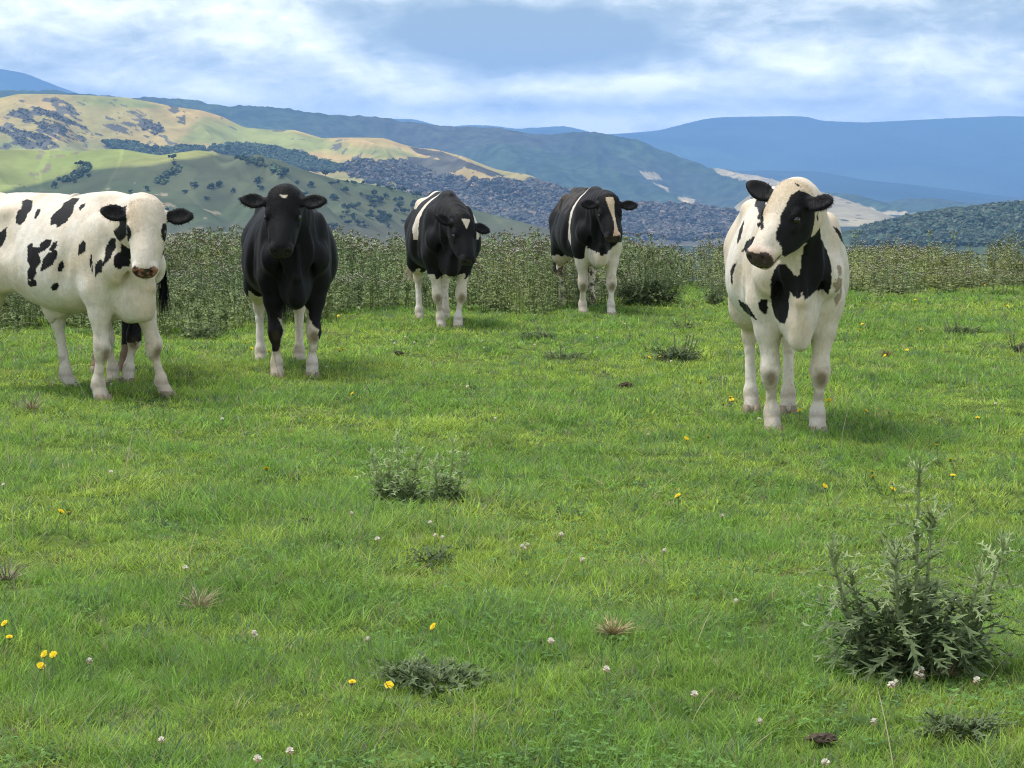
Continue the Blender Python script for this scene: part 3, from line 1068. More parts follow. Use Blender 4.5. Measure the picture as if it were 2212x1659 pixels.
# ------------------------------------------------------------------ the lie of the land: pasture, valley, hills, haze
def attr_material(name, rough=.85, spec=.15, nscale=None, namp=.25, bump=0.0, bscale=1.0, transl=0.0):
    m, nt, b = principled(name, rough=rough, spec=spec)
    g = G(nt)
    at = N(nt, 'ShaderNodeVertexColor', layer_name='col')
    c = at.outputs['Color']
    tc = N(nt, 'ShaderNodeTexCoord')
    if nscale:
        n = g.noise(tc.outputs['Object'], nscale, 5, .65)
        sc_ = nt.nodes.new('ShaderNodeVectorMath')
        sc_.operation = 'SCALE'
        nt.links.new(c, sc_.inputs[0])
        nt.links.new(g.m('ADD', g.m('MULTIPLY', g.smooth(n, .3, .7), 2 * namp), 1 - namp), sc_.inputs['Scale'])
        c = sc_.outputs[0]
    nt.links.new(c, b.inputs['Base Color'])
    if bump:
        bm_ = N(nt, 'ShaderNodeBump')
        bm_.inputs['Strength'].default_value = 1.0
        bm_.inputs['Distance'].default_value = bump
        nt.links.new(g.noise(tc.outputs['Object'], bscale, 6, .65), bm_.inputs['Height'])
        nt.links.new(bm_.outputs[0], b.inputs['Normal'])
    if transl:
        tr = N(nt, 'ShaderNodeBsdfTranslucent')
        nt.links.new(c, tr.inputs[0])
        mx = N(nt, 'ShaderNodeMixShader')
        mx.inputs[0].default_value = transl
        nt.links.new(b.outputs[0], mx.inputs[1])
        nt.links.new(tr.outputs[0], mx.inputs[2])
        nt.links.new(mx.outputs[0], nt.nodes['Material Output'].inputs[0])
    return m


def grid_mesh(name, X, Y, Z, mat, cols=None):
    n, m = X.shape
    V = np.stack([X, Y, Z], -1).reshape(-1, 3)
    i = np.arange(n * m).reshape(n, m)
    Fc = np.stack([i[:-1, :-1], i[1:, :-1], i[1:, 1:], i[:-1, 1:]], -1).reshape(-1, 4)
    return make_mesh(name, V, Fc, [mat], True, cols)


# pasture sheet, fine near the camera, running down into the valley and out under the hills
yy = np.concatenate([np.linspace(-12, 4, 30), np.linspace(4.2, 36, 320), 36 + 10 ** np.linspace(-.3, 4.45, 150)])
xs = np.concatenate([-10 ** np.linspace(4.2, 1.05, 60), np.linspace(-11, 11, 260), 10 ** np.linspace(1.05, 4.2, 60)])
X, Y = np.meshgrid(xs, yy, indexing='ij')
Zg = ground_z(X, Y)
P2 = np.stack([X.ravel(), Y.ravel()], 1)
n = fbm(P2, .9, 4, 3)
n2 = fbm(P2, 7, 3, 9)
gc = np.array([.085, .13, .030]) + (n * .5 + .5)[:, None] * np.array([.035, .045, .012])
far = np.clip((P2[:, 1] - 80) / 400, 0, 1)[:, None]
gc = gc * (1 - far) + np.array([.045, .06, .034]) * far
soil = np.clip((n2 - .25) * 2, 0, 1)[:, None] * .8
gc = gc * (1 - soil) + np.array([.085, .065, .040]) * soil
SOILM = attr_material('pasture_ground', spec=0.0, nscale=9, namp=.3, bump=.02, bscale=30)
go = link('ground', grid_mesh('ground', X, Y, Zg, SOILM, gc), kind='structure')

# --- hills -------------------------------------------------------------
HILLM = attr_material('hill_cover', rough=1.0, spec=.0, nscale=.02, namp=.18)
FORM = attr_material('forest_cover', rough=1.0, spec=.0, nscale=.03, namp=.4)
OLIVE = np.array([.115, .155, .055])


def px_grid(X, Y, Z):
    return to_px(np.stack([X.ravel(), Y.ravel(), Z.ravel()], 1))


def hill(name, sky, D, Dbase, ybase, relief, paint, mat, rs=1.0, seed=0, nu=900, nv=170, x0=-700, x1=2900, power=1.15, canopy=0.0, kind='structure', relpow=1.0, depthfn=None, **props):
    """a ridge: its crest follows the listed skyline at distance D, its front slope comes down towards Dbase, its back falls away"""
    sky = np.array(sky, float)
    pxs = np.linspace(x0, x1, nu)
    crest = np.interp(pxs, sky[:, 0], sky[:, 1])
    kk = np.hanning(9)
    kk /= kk.sum()
    crest = np.convolve(np.pad(crest, 4, mode='edge'), kk, 'valid')
    v = np.concatenate([np.linspace(-.6, -.05, 10), np.linspace(0, 1, nv)])
    az = (pxs - 1106) / F
    U, Vv = np.meshgrid(pxs, v, indexing='ij')
    A = np.repeat(az[:, None], len(v), 1)
    CR = np.repeat(crest[:, None], len(v), 1)
    dd = D * np.ones_like(U)
    if depthfn is not None:
        dd = depthfn(U)
    dist = dd + (Dbase - D) * Vv
    zc = CAM_H + (HORIZON - CR) / F * dd
    zb = np.minimum(-108.0, (CAM_H + (HORIZON - CR) / F * dd) - 6)
    vv = np.clip(Vv, 0, 1)
    prof = 1 - vv ** power
    Z = zb + (zc - zb) * prof
    Z = np.where(Vv < 0, zc - (zc - zb) * np.abs(Vv) ** 1.2 * .9, Z)
    Xw, Yw = A * dist, dist
    P_ = np.stack([Xw.ravel(), Yw.ravel() * .55], 1)
    q = fbm(P_, 1 / (900.0 * rs), 5, seed, .52).reshape(U.shape)
    r1 = 1 - np.abs(fbm(np.stack([Xw.ravel() + .35 * Yw.ravel(), Yw.ravel() * .35], 1), 1 / (420.0 * rs), 4, seed + 9, .5).reshape(U.shape)) * 2
    env = np.clip(np.minimum(Vv * 7, 1), 0, 1) ** relpow * np.clip((1 - Vv) * 4, 0, 1)
    Z = Z + env * relief * (q * .9 + (r1 - .6) * .8)
    if canopy:
        cn = fbm(np.stack([Xw.ravel(), Yw.ravel() * .8], 1), 1 / (26.0 * rs), 3, seed + 4, .6).reshape(U.shape)
        Z = Z + canopy * cn * np.where(Vv < 0, 0, 1)
    px, py = px_grid(Xw, Yw, Z)
    cols = paint(px, py, np.stack([Xw.ravel(), Yw.ravel(), Z.ravel()], 1), (r1.ravel()), Vv.ravel())
    me = grid_mesh(name, Xw, Yw, Z, mat, cols)
    o = link(name, me, None, kind=kind, **props)
    return o, np.stack([Xw.ravel(), Yw.ravel(), Z.ravel()], 1), px, py, Vv.ravel()


def flat(c, amp=.15, sc_=1 / 300., seed=0):
    def f(px, py, P_, r1, v):
        n_ = fbm(P_[:, :2], sc_, 5, seed, .6)
        return np.array(c) * (1 + amp * n_)[:, None]
    return f


def soft(px, py, L, P_, sc_, amp, seed):
    s = np.zeros(len(px))
    for k in range(5):
        jx = fbm(P_[:, :2], sc_, 3, seed + 7 * k) * amp
        jy = fbm(P_[:, :2], sc_, 3, seed + 7 * k + 3) * amp * .5
        for Q in L:
            s += in_poly(px + jx, py + jy, Q) / 5
    return np.clip(s, 0, 1)[:, None]


def region(px, py, L, jx=None):
    r = np.zeros(len(px), bool)
    for P_ in L:
        r |= in_poly(px, py, P_)
    return r


# farthest blue ranges
hill('mountains', [(-700, 150), (-200, 150), (0, 150), (35, 156), (60, 160), (90, 172), (130, 188), (175, 204), (260, 225), (600, 262), (850, 258), (895, 258), (960, 276), (1010, 271), (1060, 272), (1120, 280), (1180, 278), (1222, 279), (1240, 284),
               (1312, 291), (1360, 288), (1420, 283), (1480, 268), (1520, 258), (1560, 254), (1700, 252), (1740, 253), (1770, 262), (1860, 266), (1940, 262), (2060, 256), (2160, 252), (2212, 253), (2500, 262), (2900, 280)],
     19000, 15500, 470, 190, flat((.04, .070, .040), 1.0, 1 / 1100.), FORM, rs=3.2, seed=2, nu=620, nv=90)
hill('mountains', [(-700, 520), (1300, 470), (1500, 395), (1560, 372), (1640, 368), (1760, 370), (1860, 388), (2000, 402), (2120, 418), (2212, 428), (2500, 450), (2900, 480)],
     13500, 11500, 500, 40, flat((.03, .052, .032), .8, 1 / 800.), FORM, rs=2.4, seed=5, nu=500, nv=60)


def paintB(px, py, P_, r1, v):
    n_ = fbm(P_[:, :2], 1 / 160., 5, 12, .65)
    n3 = fbm(P_[:, :2], 1 / 45., 3, 13, .6)
    col = np.array([.050, .075, .036]) * (1 + .45 * n_ + .35 * n3)[:, None]
    br = np.clip((fbm(P_[:, :2], 1 / 500., 3, 15) + .05) * 2, 0, 1)[:, None]
    col = col * (1 - .5 * br) + np.array([.085, .065, .052]) * .5 * br
    tan = region(px + 10 * n_, py + 5 * n3, [[(1525, 355), (1600, 372), (1660, 384), (1730, 402), (1790, 422), (1860, 442), (1900, 455), (2010, 462), (2100, 470), (1990, 500), (1850, 500), (1760, 470), (1640, 400), (1560, 378)]])
    tan |= region(px + 6 * n_, py + 4 * n3, [[(1385, 372), (1420, 376), (1430, 386), (1400, 388)], [(1460, 424), (1500, 430), (1512, 444), (1480, 440)], [(1410, 395), (1450, 405), (1445, 412)]])
    col[tan] = np.array([.40, .33, .19]) * (1 + .3 * n_[tan])[:, None]
    return col


hill('hills', [(-700, 190), (-200, 190), (0, 197), (100, 196), (210, 208), (290, 213), (330, 212), (400, 214), (440, 222), (500, 230), (600, 233), (700, 247), (800, 252), (900, 268), (1000, 275), (1080, 277), (1130, 288), (1200, 292), (1250, 284),
               (1285, 284), (1310, 292), (1370, 300), (1430, 326), (1480, 345), (1530, 361), (1600, 374), (1660, 386), (1720, 404), (1790, 424), (1850, 444), (1900, 458), (2010, 465), (2100, 480), (2300, 540), (2900, 600)],
     8200, 6600, 520, 110, paintB, FORM, rs=1.3, seed=21, nu=1000, nv=130, canopy=7)


def paintR(px, py, P_, r1, v):
    n_ = fbm(P_[:, :2], 1 / 130., 5, 62, .6)
    col = np.array([.34, .29, .17]) * (1 + .25 * n_)[:, None]
    dk = fbm(P_[:, :2], 1 / 60., 4, 63, .6) > .34
    col[dk] = (.07, .075, .05)
    return col


# tan hills seen behind the right-hand cow
hill('hills', [(-700, 640), (1500, 640), (1580, 450), (1640, 405), (1700, 402), (1760, 410), (1830, 432), (1880, 452), (1920, 470), (2010, 492), (2200, 560), (2900, 700)],
     6000, 5000, 540, 34, paintR, HILLM, rs=.8, seed=61, nu=700, nv=110)


GOLD = np.array([.45, .32, .13])
YGRN = np.array([.22, .26, .085])
SCRUB = np.array([.105, .10, .078])


def paintC(px, py, P_, r1, v):
    n_ = fbm(P_[:, :2], 1 / 110., 5, 32, .62)
    nb = fbm(P_[:, :2], 1 / 420., 3, 33, .5)
    n3 = fbm(P_[:, :2], 1 / 26., 3, 34, .6)
    g = np.clip(.72 + 1.0 * nb + .6 * n_, 0, 1)[:, None]
    lft = np.clip((900 - px) / 700, 0, 1)[:, None]
    col = GOLD * g + YGRN * (1 - g)
    # pasture green on the shoulders
    gr = soft(px, py, [[(430, 255), (560, 275), (720, 310), (860, 322), (940, 345), (700, 330), (500, 318), (380, 310)], [(130, 205), (300, 212), (360, 230), (200, 232)], [(0, 300), (200, 312), (330, 330), (0, 330)]], P_, 1 / 150., 40, 90) * .85
    col = col * (1 - gr) + YGRN * (1 + .15 * n_)[:, None] * gr
    spk = (n3 + .5 * n_ > .62)
    col[spk] = SCRUB * 1.3
    # dark scrub on the broken slopes and in the gullies
    diag = fbm(np.stack([px * .9 + py * 1.2, (py - px * .45) * 5.0], 1), 1 / 60., 4, 36, .6)
    sA = region(px + 8 * n3, py + 6 * n3, [[(40, 235), (110, 208), (150, 212), (170, 250), (200, 290), (190, 318), (60, 322), (0, 320), (0, 255)],
                                        [(215, 245), (300, 240), (345, 262), (355, 282), (320, 300), (270, 292), (225, 275)], [(0, 250), (60, 280), (100, 320), (0, 325)]])
    dk = sA & (diag + .45 * n3 > .02)
    dk |= (diag + .5 * n3 > .40) & (px < 400) & (py > 215)
    dk |= region(px + 8 * n3, py + 5 * n3, [[(225, 318), (240, 308), (290, 320), (430, 318), (450, 330), (400, 338), (300, 335), (240, 330)]])
    right = (px > 880) & (py > 340 + (px - 900) * .10)
    dk |= right & (n_ + .5 * n3 > -.12) & (px < 1180)
    dk |= (px > 1060) & (py > 388 + (px - 1080) * .04) & (n3 > -.75)
    dk |= region(px + 6 * n3, py + 5 * n3, [[(880, 315), (960, 330), (1090, 378), (1060, 380), (980, 352), (900, 330)]])
    col[dk] = SCRUB * (1 + .5 * n3[dk] + .2 * n_[dk])[:, None]
    pk = dk & (nb > 0) & (px > 900)
    col[pk] = np.array([.095, .09, .07]) * (1 + .5 * n3[pk])[:, None]
    col *= (1 + .20 * n_ + .14 * n3 + .12 * diag * (px < 700))[:, None]
    return np.clip(col, .01, .8)


hC, PC, pxC, pyC, vC = hill('hills', [(-700, 260), (-200, 240), (0, 215), (45, 205), (100, 205), (200, 208), (280, 213), (330, 222), (400, 235), (440, 240), (480, 252), (530, 276), (580, 281), (640, 282), (700, 300), (735, 298), (790, 298), (830, 299), (870, 312), (900, 320),
                       (940, 323), (1000, 338), (1060, 362), (1110, 376), (1160, 392), (1200, 405), (1300, 436), (1400, 440), (1500, 440), (1590, 455), (1640, 470), (1740, 500), (1850, 560), (2900, 700)],
     4200, 3300, 545, 58, paintC, HILLM, rs=.62, seed=31, nu=1300, nv=260, power=1.05)


def paintD(px, py, P_, r1, v):
    n_ = fbm(P_[:, :2], 1 / 70., 5, 42, .6)
    nb = fbm(P_[:, :2], 1 / 300., 3, 43, .5)
    n3 = fbm(P_[:, :2], 1 / 14., 3, 44, .6)
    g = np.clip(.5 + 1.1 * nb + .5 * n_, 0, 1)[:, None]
    col = np.array([.066, .103, .042]) * g + np.array([.088, .098, .05]) * (1 - g)  # greens darkened so the cloud shadow on the slope sits in the colour
    # sun patch on the left shoulder, painted as a brighter tone of the same grass
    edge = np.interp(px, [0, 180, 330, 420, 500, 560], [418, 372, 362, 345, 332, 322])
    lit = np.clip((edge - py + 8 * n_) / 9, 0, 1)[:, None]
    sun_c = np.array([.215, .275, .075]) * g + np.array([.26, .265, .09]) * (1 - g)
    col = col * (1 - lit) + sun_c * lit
    bare = (n_ + .4 * n3 > .62)
    col[bare] = np.array([.20, .17, .11]) * (1 + .2 * n3[bare])[:, None]
    track = np.abs(fbm(np.stack([P_[:, 0], P_[:, 1] * .35], 1), 1 / 120., 3, 49)) < .018
    col[track] *= 1.18
    low = np.clip((py - 470) / 30, 0, 1)[:, None]
    col = col * (1 - low * .5) + np.array([.13, .12, .085]) * low * .5
    return np.clip(col * (1 + .10 * n3)[:, None], .01, .8)


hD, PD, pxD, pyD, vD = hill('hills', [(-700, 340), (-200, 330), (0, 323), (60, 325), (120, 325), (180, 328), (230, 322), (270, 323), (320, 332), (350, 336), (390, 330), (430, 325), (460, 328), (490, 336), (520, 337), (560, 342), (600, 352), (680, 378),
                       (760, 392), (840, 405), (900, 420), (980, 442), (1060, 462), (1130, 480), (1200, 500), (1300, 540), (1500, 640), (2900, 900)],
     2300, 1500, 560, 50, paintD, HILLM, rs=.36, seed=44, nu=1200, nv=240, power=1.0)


def paintE(px, py, P_, r1, v):
    n_ = fbm(P_[:, :2], 1 / 60., 4, 52, .6)
    n3 = fbm(P_[:, :2], 1 / 16., 3, 54, .6)
    col = np.array([.06, .082, .045]) * (1 + .3 * n_ + .5 * n3)[:, None]
    pal = (py < np.interp(px, [1800, 1900, 2000, 2212], [500, 462, 452, 440])) & (n3 + n_ > .25)
    col[pal] = (.16, .16, .085)
    return col


hE, PE, pxE, pyE, vE = hill('hills', [(-700, 900), (1500, 640), (1780, 512), (1850, 495), (1890, 488), (1930, 475), (1990, 463), (2040, 452), (2080, 450), (2130, 446), (2180, 440), (2212, 437), (2400, 420), (2900, 400)],
     2600, 1900, 560, 16, paintE, FORM, rs=.4, seed=55, nu=900, nv=120, canopy=5)


# --- woods and single trees on the hills --------------------------------
def ico(sub=1):
    import bmesh
    bm = bmesh.new()
    bmesh.ops.create_icosphere(bm, subdivisions=sub, radius=1)
    V = np.array([v.co[:] for v in bm.verts])
    Fc = np.array([[v.index for v in f.verts] for f in bm.faces])
    bm.free()
    return V, Fc


ICO_V, ICO_F = ico(2)


def crown_blobs(centres, sizes, cols, jag=.36, squash=.8):
    """rough rounded crowns merged in one mesh"""
    n = len(centres)
    nv = len(ICO_V)
    V = np.tile(ICO_V, (n, 1, 1))
    r = 1 + jag * rng.normal(size=(n, nv, 1)).clip(-1.6, 1.6)
    V = V * r * sizes[:, None, None]
    V[:, :, 2] *= squash
    V += centres[:, None, :]
    Fc = ICO_F[None] + (np.arange(n) * nv)[:, None, None]
    vc = np.repeat(cols[:, None, :], nv, 1) * rng.uniform(.7, 1.3, (n, nv, 1))
    return V.reshape(-1, 3), Fc.reshape(-1, 3), vc.reshape(-1, 3)


LEAFM = attr_material('tree_foliage', rough=.9, spec=.05)


def wood(name, P_, px, py, v, poly, count, size, label, col=(.055, .08, .042), mask=None):
    ok = region(px, py, poly) & (v > .01)
    if mask is not None:
        ok &= mask
    idx = np.flatnonzero(ok)
    if len(idx) == 0:
        return
    idx = rng.choice(idx, count)
    c = P_[idx] + rng.normal(size=(count, 3)) * np.array([size * .6, size * .6, 0])
    s = size * rng.uniform(.6, 1.25, count)
    c[:, 2] += s * .45
    hue = rng.uniform(.6, 1.7, (count, 1))
    warm = (rng.random((count, 1)) < .25)
    cc = np.array(col) * hue * np.where(warm, np.array([1.5, 1.2, 1.1]), 1.0)
    V, Fc, vc = crown_blobs(c, s, cc)
    me = make_mesh(name, V, Fc, [LEAFM], False, vc)
    link(name, me, None, kind='stuff', label=label)


DIAGC = fbm(np.stack([pxC * .9 + pyC * 1.2, (pyC - pxC * .45) * 5.0], 1), 1 / 60., 4, 36, .6) > .20
wood('woodland', PC, pxC, pyC, vC, [[(455, 318), (480, 312), (560, 316), (640, 330), (700, 350), (760, 366), (700, 372), (600, 360), (540, 346), (470, 330)]], 1500, 4.0,
     'dark wood running along the top of the shaded green hill')
wood('woodland', PC, pxC, pyC, vC, [[(225, 308), (270, 306), (330, 320), (430, 316), (450, 326), (330, 340), (250, 325)]], 560, 3.6,
     'narrow dark wood below the golden slope, above the bright green shoulder')
wood('woodland', PC, pxC, pyC, vC, [[(760, 350), (860, 350), (930, 375), (1060, 388), (1180, 400), (1300, 440), (1480, 442), (1600, 462), (1700, 500), (1500, 520), (1100, 510), (940, 440), (800, 395), (740, 370)]], 7500, 4.6,
     'purplish bushy wood spread over the lower hill slopes behind the middle cows', col=(.095, .095, .080))
wood('woodland', PC, pxC, pyC, vC, [[(40, 235), (110, 208), (150, 212), (170, 250), (200, 290), (190, 318), (60, 322), (0, 320), (0, 255)], [(215, 245), (300, 240), (345, 262), (355, 282), (320, 300), (270, 292), (225, 275)]], 520, 1.7,
     'scattered dark scrub on the broken golden hillside', col=(.085, .085, .06), mask=DIAGC)
wood('woodland', PD, pxD, pyD, vD, [[(342, 385), (385, 362), (392, 365), (350, 398), (338, 400)], [(130, 388), (190, 362), (200, 365), (150, 394)], [(520, 340), (560, 350), (620, 372), (600, 372), (540, 352)]], 130, 2.6,
     'strips of dark scrub in the gullies of the shaded green hill')
wood('woodland', PE, pxE, pyE, vE, [[(1850, 500), (2000, 466), (2212, 441), (2300, 430), (2300, 530), (1850, 530)]], 5200, 3.5,
     'dark blue-green wood covering the low hill at the right', col=(.055, .08, .052))

# single trees on the shaded hill
TRUNKM, _nt, _b = principled('tree_bark', (.06, .05, .04), .9)


def tree_proto(seed):
    r = np.random.default_rng(seed)
    n = 16
    c = r.normal(size=(n, 3)) * np.array([1.3, 1.3, .8]) + np.array([0, 0, 3.3])
    V, Fc, vc = crown_blobs(c, r.uniform(.8, 1.4, n), np.array([.036, .052, .030]) * r.uniform(.9, 1.7, (n, 1)), .3, .85)
    cr = make_mesh('crown', V, Fc, [LEAFM], False, vc)
    K = 7
    V = []
    Fc = []
    for z, rr in ((-1.0, .34), (1.0, .26), (2.8, .18), (4.2, .06)):
        for i in range(K):
            V.append((math.cos(i * 2 * math.pi / K) * rr + .1 * z * .3, math.sin(i * 2 * math.pi / K) * rr, z))
    for a in range(3):
        for i in range(K):
            j = (i + 1) % K
            Fc.append((a * K + i, a * K + j, (a + 1) * K + j, (a + 1) * K + i))
    return cr, make_mesh('trunk', V, Fc, [TRUNKM])


PROT = [tree_proto(s) for s in (1, 2, 3)]
dots = [(376, 345), (374, 356), (174, 360), (189, 358), (157, 394), (169, 383), (191, 380), (118, 406), (44, 410), (281, 416), (319, 411), (421, 404), (400, 418), (458, 407), (471, 404), (446, 433), (526, 436), (556, 396), (563, 409),
        (504, 415), (514, 345), (420, 402), (472, 405), (525, 435), (607, 385), (555, 397), (707, 375), (717, 400), (730, 397), (750, 395), (765, 400), (787, 395), (820, 400), (840, 397), (675, 405), (745, 415), (795, 430), (820, 440),
        (862, 445), (750, 465), (805, 465), (820, 475), (870, 482), (895, 440), (810, 422), (845, 412), (775, 445), (700, 440), (660, 425), (640, 400), (770, 480), (790, 490), (840, 490), (905, 470), (930, 455), (960, 470), (985, 480),
        (340, 440), (360, 455), (600, 470), (615, 492), (580, 440), (690, 480), (720, 495), (655, 500)]
for i in range(34):
    dots.append((rng.uniform(715, 900), rng.uniform(410, 497)))
vis = vD > .01
tn = 0
for (qx, qy) in dots:
    d2 = (pxD - qx) ** 2 + (pyD - qy) ** 2 + np.where(vis, 0, 1e9)
    i = int(np.argmin(d2))
    if d2[i] > 120:
        continue
    pr = PROT[tn % 3]
    s = rng.uniform(.55, 1.05)
    t = empty('tree', PD[i] - np.array([0, 0, .3]), rng.uniform(0, 6.28), category='tree', group='single dark trees dotted over the shaded green hill',
              label='small dark tree on the shaded hill ' + ('above the back of the white spotted cow' if qx < 300 else 'above the head of the white spotted cow' if qx < 440 else 'left of the head of the all black cow' if qx < 540 else 'above the head of the all black cow' if qx < 700 else 'right of the black cow, high up' if qy < 440 else 'right of the black cow, low down'))
    t.scale = (s, s, s * rng.uniform(.85, 1.15))
    link('trunk', pr[1], t)
    link('crown', pr[0], t)
    tn += 1

# --- air -----------------------------------------------------------------
hz = bpy.data.materials.new('haze')
hz.use_nodes = True
nt = hz.node_tree
for n_ in list(nt.nodes):
    nt.nodes.remove(n_)
mo = N(nt, 'ShaderNodeOutputMaterial')
pv = N(nt, 'ShaderNodeVolumePrincipled')
pv.inputs['Color'].default_value = (.28, .53, 1.0, 1)
pv.inputs['Density'].default_value = HAZE
pv.inputs['Anisotropy'].default_value = 0.0
nt.links.new(pv.outputs[0], mo.inputs['Volume'])
hb = [(-16500, -600, -97), (16500, -600, -97), (16500, 31000, -97), (-16500, 31000, -97)]
V = np.array(hb + [(x_, y_, 905) for x_, y_, z_ in hb])
Fc = [(0, 3, 2, 1), (4, 5, 6, 7), (0, 1, 5, 4), (1, 2, 6, 5), (2, 3, 7, 6), (3, 0, 4, 7)]
link('haze', make_mesh('haze', V, Fc, [hz], False), kind='stuff')
# ------------------------------------------------------------------ pasture plants
GRASSM = attr_material('grass_blades', rough=.6, spec=.10, transl=.45)
PLANTM = attr_material('thistle_leaves', rough=.7, spec=.15, transl=.18)


def blades(pos, L, W, az, lean, droop, cols, seg=2):
    """arching grass blades; all arguments are arrays"""
    n = len(pos)
    d = np.stack([np.cos(az), np.sin(az), np.zeros(n)], 1)
    tw = az + math.pi / 2 + rng.normal(size=n) * .7
    side = np.stack([np.cos(tw), np.sin(tw), np.zeros(n)], 1)
    rows = []
    for s_ in range(seg + 1):
        t = s_ / seg
        hgt = L * (t - droop * .35 * t * t) * np.cos(lean)
        out = L * (np.sin(lean) * t + droop * .55 * t * t)
        c = pos + d * out[:, None]
        c[:, 2] = pos[:, 2] + hgt
        w = (W * (1.0 if s_ == 0 else (.85 if s_ < seg else .12)))[:, None]
        rows += [c - side * w, c + side * w]
    V = np.stack(rows, 1).reshape(-1, 3)
    k = 2 * (seg + 1)
    b = np.arange(n) * k
    Fc = np.concatenate([np.stack([b + 2 * s_, b + 2 * s_ + 1, b + 2 * s_ + 3, b + 2 * s_ + 2], 1) for s_ in range(seg)])
    cc = np.repeat(cols[:, None, :], k, 1)
    tt = np.repeat(np.linspace(0, 1, seg + 1), 2)
    return V, Fc, cc.reshape(-1, 3)


def edge_y(px):
    return np.interp(px, [-200, 0, 60, 140, 380, 440, 520, 700, 760, 850, 1050, 1100, 1180, 1215, 1300, 1340, 1430, 1470, 1500, 1560, 1600, 1700, 1840, 1870, 1980, 2010, 2212, 2400],
                     [700, 712, 716, 716, 724, 728, 712, 700, 690, 672, 682, 690, 684, 662, 655, 650, 648, 622, 622, 644, 632, 630, 632, 644, 648, 634, 622, 618])


def tussocks(y0, y1, dens_cl, per, wscale, hscale, margin=.8):
    """clumped turf between two distances"""
    area_w = lambda y: 2 * (y * 1106 / F + margin)
    n = int(dens_cl * (area_w(y0) + area_w(y1)) / 2 * (y1 - y0))
    y = y0 + (y1 - y0) * rng.random(n)
    keep = rng.random(n) < area_w(y) / area_w(y1)
    # sample with rejection so the density stays even
    y = y[keep]
    x = (rng.random(len(y)) - .5) * area_w(y)
    P_ = np.stack([x, y], 1)
    big = fbm(P_, .55, 3, 101)                 # metres-wide patches
    mid = fbm(P_, 1.9, 3, 103)
    fine = fbm(P_, 5.5, 2, 105)
    bare = fbm(P_, 2.6, 3, 107)
    hh = .044 + .036 * np.clip(mid + .3 * big + .2, -.6, 1.2) + .022 * fine
    tall = np.clip((fbm(P_, 3.3, 2, 109) - .24) * 4, 0, 1)
    hh = hh + .06 * tall * rng.random(len(y))
    hh = np.clip(hh, .020, .15) * hscale * .88
    k = (rng.random(len(y)) > np.clip((bare - .38) * 3, 0, .85))
    x, y, hh, big, mid, fine, tall = [v[k] for v in (x, y, hh, big, mid, fine, tall)]
    n = len(x)
    # hue of each tussock
    u = rng.random((n, 1))
    cA, cB, cC = np.array([.270, .430, .062]), np.array([.180, .325, .068]), np.array([.400, .490, .095])
    yel = np.clip(.45 - 1.2 * mid[:, None] + .8 * big[:, None] + .6 * (u - .5), 0, 1)
    col = cB * (1 - yel) + cC * yel
    col = .7 * col + .3 * cA
    blue = (rng.random((n, 1)) < .16)
    col = np.where(blue, np.array([.15, .24, .12]), col)
    pale = (rng.random((n, 1)) < .035)
    col = np.where(pale, np.array([.36, .35, .18]), col)
    col = col * rng.uniform(.66, 1.34, (n, 1))
    # blades of each tussock
    m = np.full(n, per)
    idx = np.repeat(np.arange(n), m)
    N_ = len(idx)
    rad = rng.random(N_) ** .6 * .036 * (1 + 1.2 * tall[idx])
    th = rng.random(N_) * 2 * math.pi
    bx = x[idx] + np.cos(th) * rad
    by = y[idx] + np.sin(th) * rad
    pos = np.stack([bx, by, ground_z(bx, by) - .004], 1)
    cl_az = rng.random(n) * 6.28
    az = th + rng.normal(size=N_) * .7
    az = np.where(rng.random(N_) < .45, cl_az[idx] + rng.normal(size=N_) * .5, az)
    L = hh[idx] * rng.uniform(.55, 1.35, N_)
    lean = np.abs(rng.normal(size=N_)) * .34 + .10 + rad * 7
    droop = rng.random(N_) ** 1.3 * 1.1
    W = wscale * rng.uniform(.6, 1.25, N_)
    cc = col[idx] * rng.uniform(.75, 1.25, (N_, 1))
    dead = rng.random((N_, 1)) < .035
    cc = np.where(dead, np.array([.38, .33, .19]) * rng.uniform(.6, 1.1, (N_, 1)), cc)
    return blades(pos, L, W, az, np.clip(lean, 0, 1.25), droop, cc)


parts = []
DENS = 1.0
for (y0, y1, dc, per, ws, hs_) in ((5.3, 7.5, 1000, 15, .0018, 1.0), (7.5, 10, 800, 12, .0021, 1.0), (10, 14, 560, 10, .0029, 1.0), (14, 19.5, 360, 9, .0040, 1.0), (19.5, 27, 210, 8, .0055, 1.05), (27, 39, 110, 7, .008, 1.2)):
    parts.append(tussocks(y0, y1, dc * DENS, per, ws, hs_, 1.0))
# long flowering culms with pale seed spikes, some of them lodged
n = 500
y = rng.uniform(5.6, 20, n)
x = (rng.random(n) - .5) * 2 * (y * 1106 / F + .6)
pos = np.stack([x, y, ground_z(x, y)], 1)
az = rng.random(n) * 6.28
L = rng.uniform(.10, .30, n)
lean = rng.uniform(.15, 1.25, n)
cc = np.where(rng.random((n, 1)) < .6, np.array([.26, .31, .15]), np.array([.44, .38, .24])) * rng.uniform(.7, 1.1, (n, 1))
parts.append(blades(pos, L, np.full(n, .0011) * (1 + y / 14), az, lean, rng.random(n) * .8, cc, 5))
